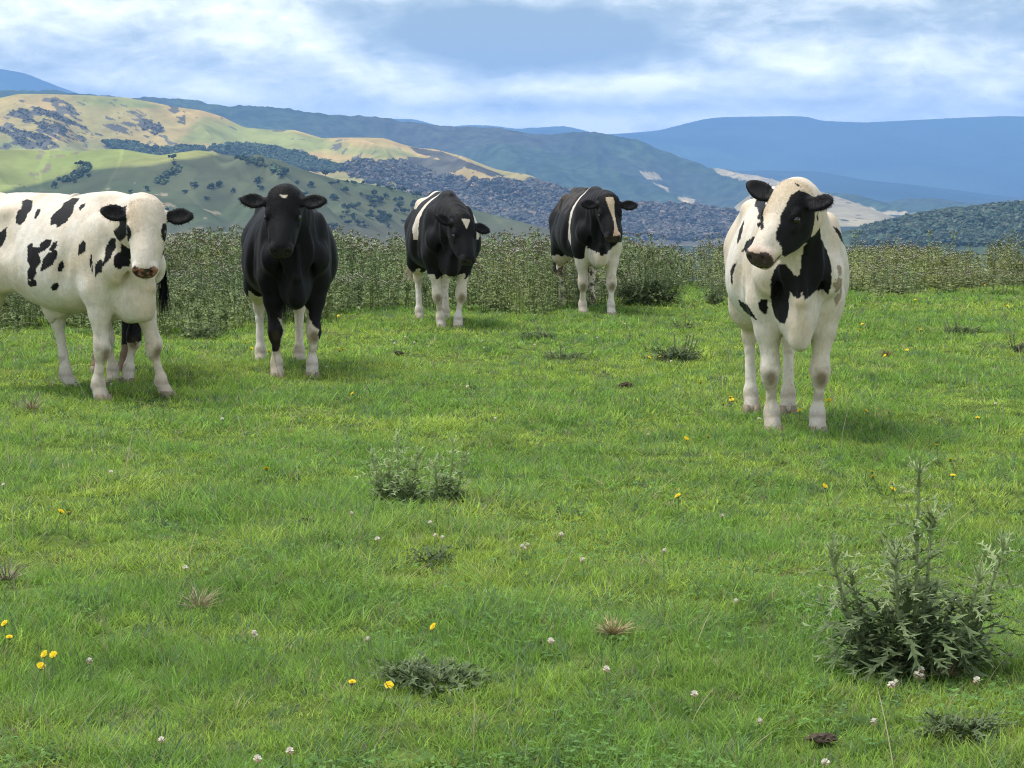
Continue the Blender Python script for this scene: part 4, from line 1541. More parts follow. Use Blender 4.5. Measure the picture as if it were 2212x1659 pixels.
# small broad leaves (clover, plantain) between the blades
n = 26000
y = 5.4 + 13 * rng.random(n) ** 1.5
x = (rng.random(n) - .5) * 2 * (y * 1106 / F + .6)
keep = fbm(np.stack([x, y], 1), 1.7, 3, 141) > .05
x, y = x[keep], y[keep]
n = len(x)
a0 = rng.random(n) * 6.28
hz_ = rng.uniform(.012, .045, n)
LV, LC = [], []
lc_ = np.array([.16, .30, .075]) * rng.uniform(.6, 1.3, (n, 1))
for q in range(3):
    a = a0 + q * 2.09
    d = np.stack([np.cos(a), np.sin(a), rng.normal(size=n) * .25], 1)
    s_ = np.stack([-np.sin(a), np.cos(a), rng.normal(size=n) * .25], 1)
    r_ = rng.uniform(.005, .0095, n)[:, None]
    c = np.stack([x, y, ground_z(x, y) + hz_], 1)
    LV.append(np.stack([c, c + d * r_ + s_ * r_ * .8, c + d * r_ * 2, c + d * r_ - s_ * r_ * .8], 1).reshape(-1, 3))
    LC.append(np.repeat(lc_ * rng.uniform(.8, 1.2, (n, 1)), 4, 0))
LV, LC = np.concatenate(LV), np.concatenate(LC)
parts.append((LV, np.arange(len(LV)).reshape(-1, 4), LC))
off, VV, FF, CC = 0, [], [], []
for i_, (V, Fc, cc) in enumerate(parts):
    VV.append(V)
    FF.append(Fc + off)
    CC.append(cc)
    off += len(V)
V, Fc, cc = np.concatenate(VV), np.concatenate(FF), np.concatenate(CC)
link('grass', make_mesh('grass', V, Fc, [GRASSM], True, cc), None, kind='stuff', label='short tufted green pasture grass')
print('grass quads', len(Fc))
del parts, VV, FF, CC


# --- thistles ------------------------------------------------------------
class Geo:
    def __init__(s):
        s.V, s.F, s.C = [], [], []
        s.n = 0

    def add(s, V, Fc, c):
        V = np.asarray(V, float)
        Fc = np.asarray(Fc, int)
        if Fc.shape[1] == 3:
            Fc = np.concatenate([Fc, Fc[:, 2:3]], 1)
        s.V.append(V)
        s.F.append(Fc + s.n)
        c = np.asarray(c, float)
        s.C.append(np.tile(c, (len(V), 1)) if c.ndim == 1 else c)
        s.n += len(V)

    def arrays(s):
        return np.concatenate(s.V), np.concatenate(s.F), np.concatenate(s.C)

    def mesh(s, name, mat, smooth=False):
        V, Fc, c = s.arrays()
        me = bpy.data.meshes.new(name)
        faces = [tuple(dict.fromkeys(f)) for f in Fc.tolist()]
        me.from_pydata(V.tolist(), [], faces)
        at = me.color_attributes.new('col', 'FLOAT_COLOR', 'POINT')
        cc = np.ones((len(V), 4), np.float32)
        cc[:, :3] = c
        at.data.foreach_set('color', cc.ravel())
        me.polygons.foreach_set('use_smooth', np.full(len(faces), smooth, bool))
        me.materials.append(mat)
        return me


def spiny_leaf(g, base, az, elev, L, w, col, nseg=6, curve=.5, r=random):
    """lance-shaped leaf with spined lobes standing up along both edges"""
    d = np.array([math.cos(az), math.sin(az), 0.0])
    sd = np.array([-math.sin(az), math.cos(az), 0.0])
    up = np.array([0, 0, 1.0])
    pts, nrm = [], []
    p = np.array(base, float)
    e = elev
    for i in range(nseg + 1):
        pts.append(p.copy())
        T = d * math.cos(e) + up * math.sin(e)
        nrm.append(-d * math.sin(e) + up * math.cos(e))
        p = p + T * L / nseg
        e -= curve / nseg * (1 + .5 * r.random())
    V, Fc, cl = [], [], []
    pale = np.array(col) * 1.6 + .03
    for i in range(nseg + 1):
        t = i / nseg
        ww = w * .34 * (1 - t) ** .6 * (1 if i else .5)
        V += [pts[i] - sd * ww, pts[i] + sd * ww]
        cl += [col, col]
    for i in range(nseg):
        Fc.append((2 * i, 2 * i + 1, 2 * i + 3, 2 * i + 2))
    for i in range(nseg):
        t = (i + .5) / nseg
        ll = w * (1.15 - .75 * t) * r.uniform(.75, 1.25)
        for s_ in (-1, 1):
            a, b = pts[i], pts[i] * .35 + pts[i + 1] * .65
            lift = r.uniform(.2, 1.0) if (i + (s_ > 0)) % 2 else r.uniform(-.4, .3)
            tip = (pts[i] * .3 + pts[i + 1] * .7) + sd * s_ * ll + nrm[i] * ll * lift + (pts[i + 1] - pts[i]) * .5
            k = len(V)
            V += [a, b, tip]
            cl += [col, col, pale]
            Fc.append((k, k + 1, k + 2, k + 2))
    g.add(V, Fc, np.array(cl))


def stalk(g, pts, r0, r1, col, K=5):
    pts = [np.array(p, float) for p in pts]
    V, Fc = [], []
    for i, p in enumerate(pts):
        rr = r0 + (r1 - r0) * i / (len(pts) - 1)
        T = pts[min(i + 1, len(pts) - 1)] - pts[max(i - 1, 0)]
        T /= np.linalg.norm(T) + 1e-9
        a = np.cross(T, [1, 0, 0.01])
        a /= np.linalg.norm(a) + 1e-9
        b = np.cross(T, a)
        for k in range(K):
            th = 2 * math.pi * k / K
            V.append(p + (a * math.cos(th) + b * math.sin(th)) * rr)
    for i in range(len(pts) - 1):
        for k in range(K):
            j = (k + 1) % K
            Fc.append((i * K + k, i * K + j, (i + 1) * K + j, (i + 1) * K + k))
    g.add(V, Fc, col)


ICO1V, ICO1F = ico(1)


def flower_head(g, p, s, kind, r=random):
    """small thistle bud or open head"""
    if kind == 'bud':
        g.add(ICO1V * np.array([.8, .8, 1.1]) * s + p, ICO1F, np.array([.11, .14, .06]) * r.uniform(.8, 1.2))
        return
    g.add(ICO1V * np.array([.55, .55, .8]) * s + p, ICO1F, np.array([.12, .15, .07]) * r.uniform(.8, 1.2))
    cc = {'white': (.66, .60, .54), 'mauve': (.48, .38, .46), 'purple': (.16, .06, .10), 'brown': (.24, .17, .11)}[kind]
    V, Fc = [], []
    for i in range(11):
        a = r.random() * 6.28
        t = r.uniform(.1, 1.0)
        q = np.array(p) + np.array([math.cos(a) * t * s * .9, math.sin(a) * t * s * .9, s * r.uniform(.9, 1.6)])
        b = np.array(p) + np.array([0, 0, s * .4])
        sd = np.array([-math.sin(a), math.cos(a), 0]) * s * .28
        k = len(V)
        V += [b, q - sd, q + sd]
        Fc.append((k, k + 1, k + 2, k + 2))
    g.add(V, Fc, np.array(cc) * r.uniform(.75, 1.15))


def creeping_thistle(seed, h=.85, stems=3, spread=.12, flowers='mix', leafn=24, simple=False, hue=.5):
    r = random.Random(seed)
    gs, gl, gf = Geo(), Geo(), Geo()
    for s_ in range(stems):
        bx, by = r.gauss(0, spread), r.gauss(0, spread)
        H_ = h * r.uniform(.72, 1.08)
        lx, ly = r.gauss(0, .06), r.gauss(0, .06)
        pt = lambda t: np.array([bx + lx * t * t, by + ly * t * t, H_ * t])
        tone = r.uniform(.75, 1.25)
        warm = min(1.3, max(0, hue + r.gauss(0, .15)))
        lc = (np.array([.185, .255, .115]) * (1 - warm * .6) + np.array([.29, .30, .105]) * warm * .6) * tone
        stalk(gs, [pt(t) for t in (0, .35, .7, 1.0)], .0045, .002, np.array([.12, .14, .07]) * tone, 4)
        for i in range(leafn):
            t = .10 + .88 * (i / leafn) ** .85
            ll = (.125 * (1 - .55 * t) + .02) * r.uniform(.8, 1.25)
            spiny_leaf(gl, pt(t), i * 2.4 + r.gauss(0, .3), r.uniform(.1, .8), ll, ll * .26, lc * r.uniform(.7, 1.3), 4 if not simple else 2, r.uniform(.3, 1.1), r)
        nb = r.randint(3, 7)
        for b in range(nb):
            t = r.uniform(.68, .98)
            a = r.random() * 6.28
            ln = r.uniform(.07, .17) * h
            q0 = pt(t)
            q1 = q0 + np.array([math.cos(a) * ln * .55, math.sin(a) * ln * .55, ln * .95])
            stalk(gs, [q0, (q0 + q1) / 2 + np.array([0, 0, -.01]), q1], .002, .0013, lc, 3)
            for i in range(2 if simple else 4):
                tt = .2 + .7 * i / 4
                spiny_leaf(gl, q0 * (1 - tt) + q1 * tt, r.random() * 6.28, .5, .05 * r.uniform(.7, 1.2), .014, lc * r.uniform(.8, 1.3), 2, .4, r)
            for i in range(r.randint(2, 4)):
                k = r.random()
                kind = 'bud' if k < .26 else ('white' if k < .72 else ('mauve' if k < .85 else 'brown'))
                if flowers == 'none':
                    kind = 'bud'
                if flowers == 'few' and r.random() < .6:
                    kind = 'bud'
                flower_head(gf, q1 + np.array([r.gauss(0, .018), r.gauss(0, .018), r.uniform(-.02, .015)]), r.uniform(.008, .012) * (1.5 if kind != 'bud' else 1), kind, r)
    return gs, gl, gf


def place_px(px, py):
    return ground_at(px, py)


# prototypes of one multi-stemmed thistle plant; every plant of the band is its own object
CT = []
for i in range(9):
    fl = ['mix', 'few', 'mix', 'few', 'few', 'mix', 'few', 'few', 'mix'][i]
    gs, gl, gf = creeping_thistle(300 + i, .84, [3, 2, 4, 3, 3, 2, 4, 3, 3][i], .10, fl, 22, hue=i / 8 * 1.2)
    CT.append((gs.mesh('stem', PLANTM), gl.mesh('leaves', PLANTM), gf.mesh('blossoms', PLANTM)))
CTS = []
for i in range(3):
    gs, gl, gf = creeping_thistle(400 + i, .40, 4, .10, 'none', 14)
    CTS.append((gs.mesh('stem', PLANTM), gl.mesh('leaves', PLANTM), gf.mesh('blossoms', PLANTM)))

cand = []
n = 15000
yy_ = rng.uniform(17, 39.5, n)
xx_ = (rng.random(n) - .5) * 2 * (39.5 * 1106 / F + .8)
ok = np.abs(xx_) < yy_ * 1106 / F + .7
xx_, yy_ = xx_[ok], yy_[ok]
zz_ = ground_z(xx_, yy_)
pxx, pyy = to_px(np.stack([xx_, yy_, zz_], 1))
wob = 17 * vnoise(np.stack([xx_, yy_], 1), .9, 5)
inside = (edge_y(pxx) + wob + np.where(rng.random(len(pxx)) < .22, np.minimum(rng.exponential(15, len(pxx)), 32), 0) > pyy)
# the gap of grass between the bush and the right-hand cow, and a thinner strip between the middle cows
gap = (pxx > 1462) & (pxx < 1500) & (pyy > 575)
xx_, yy_, zz_, pxx, pyy = [v[inside] for v in (xx_, yy_, zz_, pxx, pyy)]
behind = (edge_y(pxx) - pyy)
thin = (pxx > 740) & (pxx < 1200) & (behind < 60)
keep = rng.random(len(xx_)) < np.where(thin, .36, np.where(yy_ > 32, .65, .8)) * np.clip(.35 + behind / 45 + .5 * vnoise(np.stack([xx_, yy_], 1), 1.6, 44), .06, 1)
xx_, yy_, zz_, behind = [v[keep] for v in (xx_, yy_, zz_, behind)]
behind = behind + 6 * vnoise(np.stack([xx_, yy_], 1), 2.0, 8)
order = np.argsort(yy_)


def thistle_label(x_, y_, z_, short):
    u, v_ = to_px(np.array([[x_, y_, z_]]))
    u = float(u[0])
    kind = 'short leafy thistle' if short else 'tall branching thistle'
    for lim, wh in ((240, 'at the left end of the weed band behind the white spotted cow'), (430, 'beside the head of the white spotted cow'), (530, 'between the spotted cow and the all black cow'), (720, 'behind the all black cow'),
                    (880, 'between the all black cow and the cow with lowered head'), (1050, 'behind the cow with lowered head'), (1200, 'between the two middle cows'), (1345, 'behind the blazed cow'),
                    (1600, 'between the blazed cow and the nearest cow'), (1840, 'behind the nearest cow'), (2020, 'just right of the nearest cow'), (9999, 'at the right end of the weed band')):
        if u < lim:
            return kind + ' ' + wh


print('thistle candidates', len(order))
n_ind = 0
rest = []
last = []
for k in order:
    x_, y_, z_ = xx_[k], yy_[k], zz_[k]
    if any((x_ - a) ** 2 + (y_ - b) ** 2 < .16 ** 2 for a, b in last[-260:]):
        continue
    last.append((x_, y_))
    hfac = (1.45 - z_ - .0222 * y_) / 1.03 * np.interp(behind[k] * (y_ / 23.0) ** 3, [0, 15, 40, 75], [.42, .55, .78, 1.0]) * min(rng.uniform(.6, 1.3), 1.15)
    hfac *= 1.0 + .12 * vnoise(np.array([[x_, y_]]), .5, 30)[0]
    if n_ind < 295:
        short = hfac < .46
        pr = CTS[rng.integers(3)] if short else CT[int(np.clip(4.5 + 6 * vnoise(np.array([[x_, y_]]), .55, 61)[0] + rng.normal() * 1.0, 0, 8.9))]
        sc_ = hfac / (.48 if short else 1.0)
        o = empty('thistle_plant', (x_, y_, z_), rng.uniform(0, 6.28), category='thistle', group='thistle plants along the near edge of the weed band',
                  label=thistle_label(x_, y_, z_, short))
        o.scale = (max(sc_, .8), max(sc_, .8), sc_)
        o.rotation_euler = (rng.normal() * .06, rng.normal() * .06, rng.uniform(0, 6.28))
        for nm, me in zip(('stem', 'leaves', 'blossoms'), pr):
            link(nm, me, o)
        n_ind += 1
    else:
        rest.append((x_, y_, z_, hfac))
print('thistles', n_ind, len(rest))
# the rest of the band, beyond counting
protos = []
for i in range(6):
    gs, gl, gf = creeping_thistle(500 + i, .86, 3, .12, ['mix', 'few', 'mix', 'few', 'mix', 'few'][i], 24, True, hue=i / 5 * 1.2)
    a = [q.arrays() for q in (gs, gl, gf)]
    o_ = 0
    VV, FF, CC = [], [], []
    for V, Fc, c in a:
        VV.append(V)
        FF.append(Fc + o_)
        CC.append(c)
        o_ += len(V)
    protos.append((np.concatenate(VV), np.concatenate(FF), np.concatenate(CC)))
VV, FF, CC, o_ = [], [], [], 0
for (x_, y_, z_, hf) in rest:
    V, Fc, c = protos[int(np.clip(3 + 4 * vnoise(np.array([[x_, y_]]), .55, 61)[0] + rng.normal() * .7, 0, 5.9))]
    a = rng.uniform(0, 6.28)
    ca, sa = math.cos(a), math.sin(a)
    V2 = np.stack([V[:, 0] * ca - V[:, 1] * sa + x_, V[:, 0] * sa + V[:, 1] * ca + y_, V[:, 2] * hf + z_], 1)
    VV.append(V2)
    FF.append(Fc + o_)
    CC.append(c * rng.uniform(.8, 1.2))
    o_ += len(V)
if VV:
    V, Fc, c = np.concatenate(VV), np.concatenate(FF), np.concatenate(CC)
    # triangles stored as doubled corners become true triangles
    tri = Fc[:, 2] == Fc[:, 3]
    Ft = np.concatenate([Fc[tri][:, :3], Fc[~tri][:, [0, 1, 2]], Fc[~tri][:, [0, 2, 3]]])
    link('thistle_field', make_mesh('thistle_field', V, Ft, [PLANTM], False, c), None, kind='stuff', label='far part of the dense thistle band with pale flower heads')


def spear_thistle(px, py, h, w, label, n_stems=3, leafn=30, basal=60, L=.16, tone=1.0, heads=None, stems=None, name='thistle_bush', seed=0, lw=.2):
    """bushy thistle: basal dome of spiny leaves with leafy upright shoots"""
    r = random.Random(900 + seed)
    gs, gl, gf = Geo(), Geo(), Geo()
    c0 = np.array([.120, .165, .068]) * tone
    c1 = np.array([.22, .27, .125]) * tone
    for i in range(basal):
        a = r.random() * 6.28
        rr = (r.random() ** .7) * w * .32
        zb = r.random() ** 1.5 * h * .32
        ll = L * r.uniform(.7, 1.3)
        spiny_leaf(gl, (math.cos(a) * rr, math.sin(a) * rr, zb + .01), a + r.gauss(0, .5), r.uniform(.05, 1.0), ll, ll * lw, c0 * r.uniform(.5, 1.1), 6, r.uniform(.6, 1.6), r)
    if stems is None:
        stems = [(r.gauss(0, w * .25), r.gauss(0, w * .2), h * r.uniform(.6, 1.0)) for _ in range(n_stems)]
    for (sx, sy, sh) in stems:
        b = np.array([sx * .45, sy * .45, 0])
        t_ = np.array([sx, sy, sh])
        pt = lambda t: b * (1 - t) + t_ * t + np.array([0, 0, -.03 * math.sin(t * 3.14)])
        stalk(gs, [pt(t) for t in (0, .25, .5, .75, 1)], .008, .004, c1 * 1.1, 6)
        for i in range(leafn):
            t = .12 + .88 * i / leafn
            ll = L * (1.0 - .42 * t) * r.uniform(.7, 1.25)
            spiny_leaf(gl, pt(t), i * 2.4 + r.gauss(0, .25), r.uniform(-.1, .7) + .35 * t, ll, ll * lw, (c0 * (1 - t) + c1 * t) * r.uniform(.75, 1.3), 6, r.uniform(.3, 1.3), r)
        for i in range(10):
            spiny_leaf(gl, pt(1.0), r.random() * 6.28, r.uniform(.7, 1.4), L * .35 * r.uniform(.7, 1.3), L * .07, c1 * r.uniform(.9, 1.5), 3, .2, r)
        if heads:
            for i in range(r.randint(4, 8)):
                a = r.random() * 6.28
                q0 = pt(r.uniform(.7, 1.0))
                q = q0 + np.array([math.cos(a) * .07, math.sin(a) * .07, r.uniform(.03, .10)])
                stalk(gs, [q0, q], .003, .0025, c1, 4)
                flower_head(gf, q, r.uniform(.014, .02), r.choice(heads), r)
    p = place_px(px, py)
    o = empty(name, p, 0, label=label, category='thistle')
    if gs.n:
        link('stem', gs.mesh('stem', PLANTM), o)
    link('leaves', gl.mesh('leaves', PLANTM), o)
    if gf.n:
        link('blossoms', gf.mesh('blossoms', PLANTM), o)
    return o


spear_thistle(1968, 1462, .62, .54, 'large grey-green spear thistle, biggest of all, with three tall leafy shoots', basal=120, leafn=30, L=.175, seed=1, lw=.19,
              stems=[(.015, .0, .60), (-.24, -.02, .36), (.27, .03, .37), (.07, .10, .44), (-.06, -.06, .36), (.18, -.08, .30), (-.17, .08, .28), (-.03, .12, .34)])
spear_thistle(868, 1092, .26, .2, 'small dark thistle with pale spiny tips, left one of the pair in mid pasture', basal=8, leafn=20, L=.125, tone=1.25, seed=2, lw=.3,
              stems=[(-.13, 0, .22), (-.02, .02, .29), (.07, .0, .23), (.02, -.05, .12), (-.06, .03, .17)])
spear_thistle(955, 1085, .24, .2, 'thin straggly thistle, right one of the pair in mid pasture', basal=5, leafn=16, L=.125, tone=1.25, seed=3, lw=.3,
              stems=[(-.03, 0, .17), (.05, .03, .25), (.10, .0, .20), (.0, .0, .14)])
spear_thistle(1400, 656, .70, 1.0, 'broad dark bushy thistle with purple-brown flower heads beside the blazed cow', basal=320, leafn=40, L=.15, tone=.9, seed=4, heads=['bud', 'brown', 'purple', 'bud'],
              stems=[(-.38, 0, .45), (-.25, .1, .55), (-.12, -.05, .60), (0, .05, .66), (.12, -.1, .58), (.25, 0, .60), (.36, .05, .50), (.45, -.05, .40), (.08, .15, .62), (-.3, -.15, .36), (.2, -.2, .42), (.33, .2, .55), (-.05, -.2, .5)])
spear_thistle(1462, 778, .20, .5, 'low rounded thistle clump with two yellow flowers at its foot', basal=150, leafn=10, L=.10, tone=.85, seed=5, n_stems=6)
spear_thistle(1480, 706, .17, .34, 'small pointed thistle, above the rounded clump', basal=40, leafn=14, L=.08, tone=.9, seed=6, stems=[(0, 0, .2), (-.12, 0, .09), (.08, 0, .08)])
spear_thistle(1218, 782, .15, .5, 'low flat thistle clump in the grass below the two middle cows', basal=130, leafn=8, L=.085, tone=.95, seed=7, n_stems=5)
spear_thistle(1160, 738, .13, .42, 'low ragged thistle patch just left of the flat clump', basal=80, leafn=8, L=.08, tone=.95, seed=8, n_stems=4)
spear_thistle(2078, 722, .13, .5, 'flat spreading thistle in the grass at right, beside a pair of yellow flowers', basal=130, leafn=8, L=.08, tone=.8, seed=9, n_stems=4)
spear_thistle(1540, 658, .42, .38, 'upright thistle standing clear of the band, left of the nearest cow', basal=60, leafn=16, L=.11, tone=.85, seed=10, n_stems=5)
spear_thistle(2205, 752, .14, .25, 'dark thistle clump cut by the right edge of the view', basal=60, leafn=8, L=.09, tone=.7, seed=11, n_stems=3)
spear_thistle(930, 1488, .07, .34, 'flat grey-green thistle rosette in the foreground grass with two yellow flowers', basal=95, leafn=6, L=.10, tone=1.0, seed=12, n_stems=2)
spear_thistle(925, 1218, .06, .20, 'flattened thistle rosette below the pair of small thistles', basal=26, leafn=5, L=.08, tone=.95, seed=13, n_stems=1)
spear_thistle(2080, 1590, .05, .22, 'low silvery thistle rosette below the big spear thistle', basal=60, leafn=5, L=.09, tone=1.05, seed=14, n_stems=1)
spear_thistle(432, 735, .34, .5, 'low leafy thistle clump between the white spotted cow and the black cow', basal=110, leafn=12, L=.10, tone=.95, seed=15, n_stems=6)
spear_thistle(1925, 640, .26, .5, 'dark low thistle clump at the foot of the band, right of the nearest cow', basal=110, leafn=10, L=.10, tone=.75, seed=16, n_stems=5)
spear_thistle(1075, 668, .36, .45, 'dark thistle clump right of the cow with lowered head', basal=90, leafn=12, L=.10, tone=.8, seed=17, n_stems=5)

# --- flowers ------------------------------------------------------------
YEL = attr_material('yellow_petals', rough=.6, spec=.2, transl=.2)
STALKM = attr_material('flower_stalk', rough=.6, spec=.2)


def at_height(px, py, h):
    d = ray(px, py)
    t = (CAM_H - h) / -d[2]
    for _ in range(6):
        p = d * t
        t = (CAM_H - h - float(ground_z(p[0], p[1]))) / -d[2]
    p = d * t
    return Vector((p[0], p[1], float(ground_z(p[0], p[1]))))


def hawkbit(seed, h, rad):
    r = random.Random(seed)
    gp, gs = Geo(), Geo()
    lean = np.array([r.gauss(0, .015), r.gauss(0, .015), h])
    stalk(gs, [(0, 0, 0), lean * .5 + np.array([.004, 0, 0]), lean], .0016, .0012, (.13, .17, .06), 5)
    gs.add(ICO1V * np.array([.45, .45, .5]) * rad + lean + np.array([0, 0, -.55 * rad]), ICO1F, np.array([.10, .14, .05]))
    tiltx, tilty = r.gauss(0, .4) , r.gauss(.5, .3)
    Rt = rot('X', math.degrees(tilty)) @ rot('Y', math.degrees(tiltx))
    for ring, (k, rr, z) in enumerate(((15, 1.0, .05), (12, .72, .16), (9, .42, .24))):
        for i in range(k):
            a = 2 * math.pi * i / k + r.gauss(0, .08) + ring * .2
            R2 = rad * rr * r.uniform(.88, 1.08)
            w = rad * .17
            d = np.array([math.cos(a), math.sin(a), 0])
            s_ = np.array([-math.sin(a), math.cos(a), 0]) * w
            q = [-d * rad * .02 - s_ * .6, -d * rad * .02 + s_ * .6, d * R2 + s_ + np.array([0, 0, z * rad]), d * R2 - s_ + np.array([0, 0, z * rad])]
            gp.add(np.array(q) @ Rt.T + lean, [(0, 1, 2, 3)], np.array([.85, .62, .015]) * r.uniform(.9, 1.05))
    return gs.mesh('stalk', STALKM), gp.mesh('petals', YEL)


HB = [hawkbit(i, h_, rd) for i, (h_, rd) in enumerate(((.09, .0135), (.11, .012), (.08, .0145), (.12, .013)))]
HBH = (.09, .11, .08, .12)
ylw = [(8, 1343), (5, 1378), (65, 1437), (90, 1415), (106, 1411), (744, 1475), (817, 1477), (928, 1355), (118, 1105), (148, 1104), (590, 1013), (755, 850), (693, 699), (749, 754), (744, 756), (731, 682), (584, 745), (590, 752), (590, 758), (526, 740), (536, 752), (686, 733),
       (1859, 699), (1855, 712), (1989, 708), (1986, 711), (1950, 755), (1910, 768), (1972, 643), (2096, 608), (2169, 660), (2129, 619), (1396, 767), (1418, 764), (1091, 636), (1542, 671), (1521, 826), (1900, 1019), (1903, 1029), (1938, 1043), (1917, 1056),
       (2047, 1027), (2069, 991), (1793, 1050), (1465, 1068), (1581, 858), (1570, 862), (1880, 887), (1925, 888), (2102, 902), (1523, 943), (1492, 947), (1850, 685), (2030, 960), (1560, 873), (1790, 865), (1725, 885), (810, 590), (1755, 812)]
YL = {(65, 1437): 'yellow flower lowest of the cluster near the left edge', (90, 1415): 'yellow flower in the middle of the left-edge cluster', (106, 1411): 'yellow flower at the right of the left-edge cluster',
      (8, 1343): 'upper of two yellow flowers cut by the left edge', (5, 1378): 'lower of two yellow flowers cut by the left edge', (744, 1475): 'yellow flower left of the flat thistle rosette',
      (817, 1477): 'yellow flower touching the flat thistle rosette', (928, 1355): 'single yellow flower above the flat thistle rosette', (118, 1105): 'left one of a pair of yellow flowers low in the left pasture',
      (148, 1104): 'right one of a pair of yellow flowers low in the left pasture', (1396, 767): 'left yellow flower at the foot of the rounded thistle clump', (1418, 764): 'right yellow flower at the foot of the rounded thistle clump',
      (590, 1013): 'single yellow flower in mid pasture left of the thistle pair', (1465, 1068): 'single yellow flower in mid pasture left of the big thistle', (755, 850): 'single yellow flower right of and below the black cow',
      (2047, 1027): 'yellow flower just right of the big thistle tip', (2069, 991): 'yellow flower highest beside the big thistle tip', (1859, 699): 'upper of two yellow flowers just right of the nearest cow',
      (1855, 712): 'lower of two yellow flowers just right of the nearest cow', (1091, 636): 'single yellow flower between the two middle cows', (1542, 671): 'yellow flower below the upright thistle left of the nearest cow'}
for i, (qx, qy) in enumerate(ylw):
    k = i % 4
    p_ = at_height(qx, qy, HBH[k])
    near = p_.y < 9
    o = empty('yellow_flower', p_, rng.uniform(0, 6.28) if not near else rng.uniform(-.6, .6), category='flower', group='yellow flowers scattered over the pasture',
              label=YL.get((qx, qy), 'small yellow dandelion-like flower on a thin stalk in the ' + ('foreground' if qy > 980 else 'middle' if qy > 800 else 'far') + ' grass'))
    s_ = .9 if near else rng.uniform(.95, 1.25)
    o.scale = (s_, s_, 1)
    link('stalk', HB[k][0], o)
    link('petals', HB[k][1], o)


def clover(seed, h, rad):
    r = random.Random(seed)
    gp, gs = Geo(), Geo()
    stalk(gs, [(0, 0, 0), (.004, .002, h * .5), (0, 0, h)], .0013, .0011, (.14, .18, .07), 4)
    for k in range(3):
        a = k * 2.1 + r.random()
        for m_ in range(3):
            b = a + (m_ - 1) * .9
            c = np.array([math.cos(a) * .018 + math.cos(b) * .009, math.sin(a) * .018 + math.sin(b) * .009, h * .35])
            V = [c + np.array([math.cos(t) * .008, math.sin(t) * .008, .002 * math.sin(2 * t)]) for t in np.linspace(0, 6.28, 7)[:-1]]
            gs.add(V, [(0, 1, 2, 3), (0, 3, 4, 5)], np.array([.08, .17, .04]))
    for i in range(46):
        u = r.uniform(-.75, 1)
        a = r.random() * 6.28
        q = math.sqrt(1 - u * u)
        d = np.array([q * math.cos(a), q * math.sin(a), u])
        sd = np.cross(d, [.3, .2, .9])
        sd /= np.linalg.norm(sd) + 1e-9
        c = np.array([0, 0, h])
        V = [c + d * rad * .3 - sd * rad * .08, c + d * rad * .3 + sd * rad * .08, c + d * rad + sd * rad * .22 + np.array([0, 0, .1 * rad]), c + d * rad - sd * rad * .22 + np.array([0, 0, .1 * rad])]
        cc = np.array([.80, .74, .66]) if u > -.15 else np.array([.55, .38, .27])
        gp.add(V, [(0, 1, 2, 3)], cc * r.uniform(.85, 1.05))
    return gs.mesh('stalk', STALKM), gp.mesh('florets', YEL)


CL = [clover(i + 50, h_, .0105) for i, h_ in enumerate((.06, .075, .05))]
CLH = (.06, .075, .05)
wht = [(1128, 1181), (1140, 1178), (1133, 1186), (1212, 1155), (940, 1158), (955, 1162), (795, 1382), (193, 1428), (1915, 1428), (1990, 1448), (1980, 1458), (1992, 1462), (1935, 1476), (1925, 1480), (1944, 1420), (626, 1623), (1888, 1560), (1783, 1648), (1435, 1190), (1258, 1210),
       (8, 1048), (400, 1227), (549, 1368), (553, 1375), (815, 1165), (760, 1110), (845, 735), (852, 742), (875, 728), (680, 760), (115, 828), (240, 830), (230, 826), (128, 815), (205, 808), (1042, 740), (1290, 730), (1265, 722), (1155, 745), (1310, 1446), (1870, 1350),
       (1350, 700), (1560, 1115), (1450, 780), (1640, 1560), (556, 1640), (2110, 1470), (895, 740), (1045, 748), (1070, 905), (705, 793), (950, 700), (1800, 718), (1770, 730), (1500, 740), (1590, 1300), (350, 1600), (1190, 1385), (1010, 835), (1640, 905), (2150, 870), (1400, 940), (930, 1130), (1500, 1500), (2060, 1300), (240, 1020), (480, 905)]
WL = {(1915, 1428): 'white clover head against the dark base of the big thistle', (1944, 1420): 'small white clover head highest at the base of the big thistle', (795, 1382): 'single white clover head above the flat thistle rosette',
      (626, 1623): 'single white clover head near the bottom edge, left of centre', (1888, 1560): 'white clover head below the big thistle', (1783, 1648): 'white clover head at the bottom edge below the brown clod',
      (193, 1428): 'small white clover head right of the yellow flower cluster', (8, 1048): 'white clover head at the left edge in mid pasture', (1212, 1155): 'single white clover head right of the close trio in mid pasture'}
for i, (qx, qy) in enumerate(wht):
    k = i % 3
    p_ = at_height(qx, qy, CLH[k])
    o = empty('clover_flower', p_, rng.uniform(0, 6.28), category='flower', group='white clover flowers scattered over the pasture', label=WL.get((qx, qy), 'small round white clover flower head in the ' + ('foreground' if qy > 1000 else 'middle' if qy > 800 else 'far') + ' grass'))
    link('stalk', CL[k][0], o)
    link('florets', CL[k][1], o)

# --- dead tufts, clods and dung -------------------------------------------
DRY = attr_material('dry_grass', rough=.9, spec=.1)


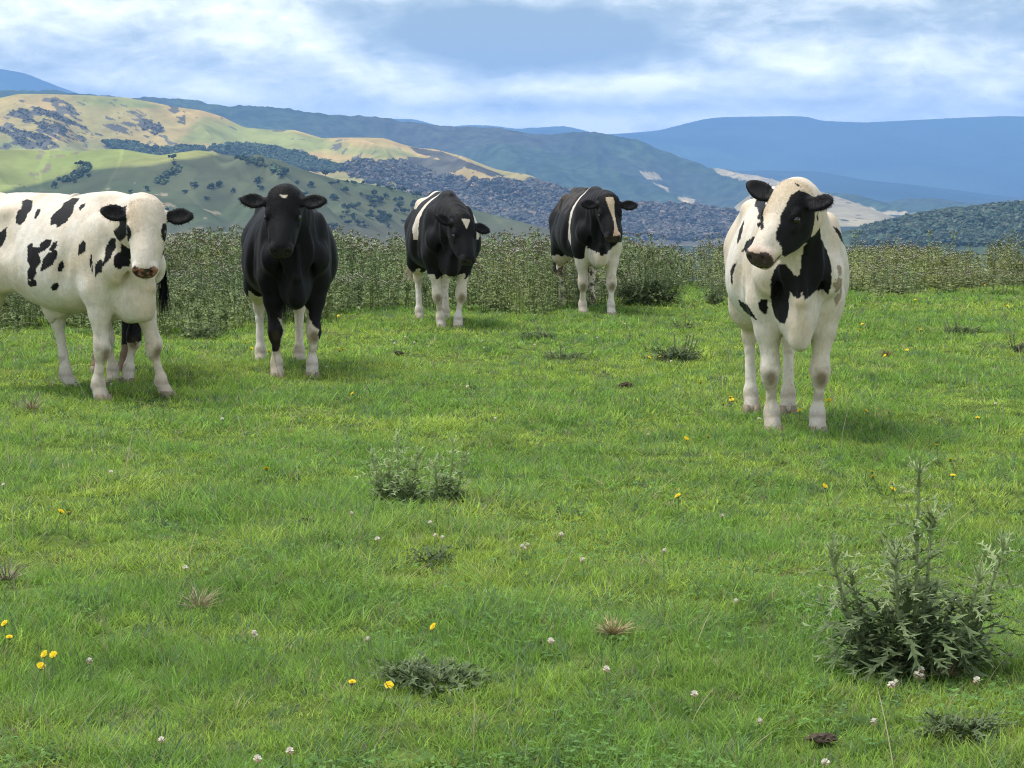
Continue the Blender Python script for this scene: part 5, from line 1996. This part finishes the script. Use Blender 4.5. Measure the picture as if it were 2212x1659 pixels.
def dry_tuft(px, py, rad, n_, label, col=(.42, .34, .19), flatn=.9):
    p_ = ground_at(px, py)
    th = rng.random(n_) * 6.28
    rr = rng.random(n_) * rad * .3
    pos = np.stack([np.cos(th) * rr, np.sin(th) * rr, np.full(n_, .01)], 1)
    V, Fc, cc = blades(pos, rng.uniform(.4, 1.1, n_) * rad, np.full(n_, .0016), th + rng.normal(size=n_) * .4, rng.uniform(.1, 1.5, n_) * flatn, rng.random(n_) * 1.3, np.array(col) * rng.uniform(.6, 1.2, (n_, 1)), 3)
    o = link('dry_grass_tuft', make_mesh('dry_grass_tuft', V, Fc, [DRY], True, cc), None, label=label, category='grass tuft')
    o.location = p_ + Vector((0, 0, .012))


dry_tuft(1326, 1385, .075, 150, 'straw-coloured dead grass tuft in the foreground, right of centre')
dry_tuft(2045, 1475, .07, 40, 'pale dead leaf stalks splayed at the foot of the big spear thistle', (.40, .30, .18))
dry_tuft(1915, 775, .09, 110, 'small brown dead tuft at right, beside a yellow flower', (.30, .22, .13))
dry_tuft(70, 892, .12, 110, 'brownish dead tuft below the white spotted cow', (.32, .26, .17))
dry_tuft(15, 1265, .11, 120, 'greyish dead tuft at the left edge of the foreground', (.30, .27, .19))
dry_tuft(430, 1325, .10, 70, 'lodged dead grass stems in the left foreground', (.33, .27, .17))
CLODM = attr_material('soil_clod', rough=.95, spec=.05)
CV, CF = ico(3)


def clod(px, py, s, label, col):
    p_ = ground_at(px, py)
    V = CV * np.array([1.3, 1.0, .6]) * (1 + .8 * fbm(CV, 2.6, 4, int(px), .65))[:, None] * s
    c = np.array(col) * (1 + .5 * fbm(CV, 5, 3, int(py)))[:, None]
    o = link('soil_clod', make_mesh('soil_clod', V, CF, [CLODM], False, c), None, label=label, category='clod')
    o.location = p_ + Vector((0, 0, .02))


clod(660, 1136, .022, 'small dark dung clod in the grass left of the small thistles', (.05, .035, .03))
clod(1352, 838, .034, 'dark earthy clod below the low rounded thistle clump', (.075, .058, .038))
clod(1775, 1612, .024, 'brown bare clod of earth near the bottom edge, below the big thistle', (.08, .06, .045))
clod(862, 768, .03, 'small dark clod right of the all black cow', (.07, .055, .045))
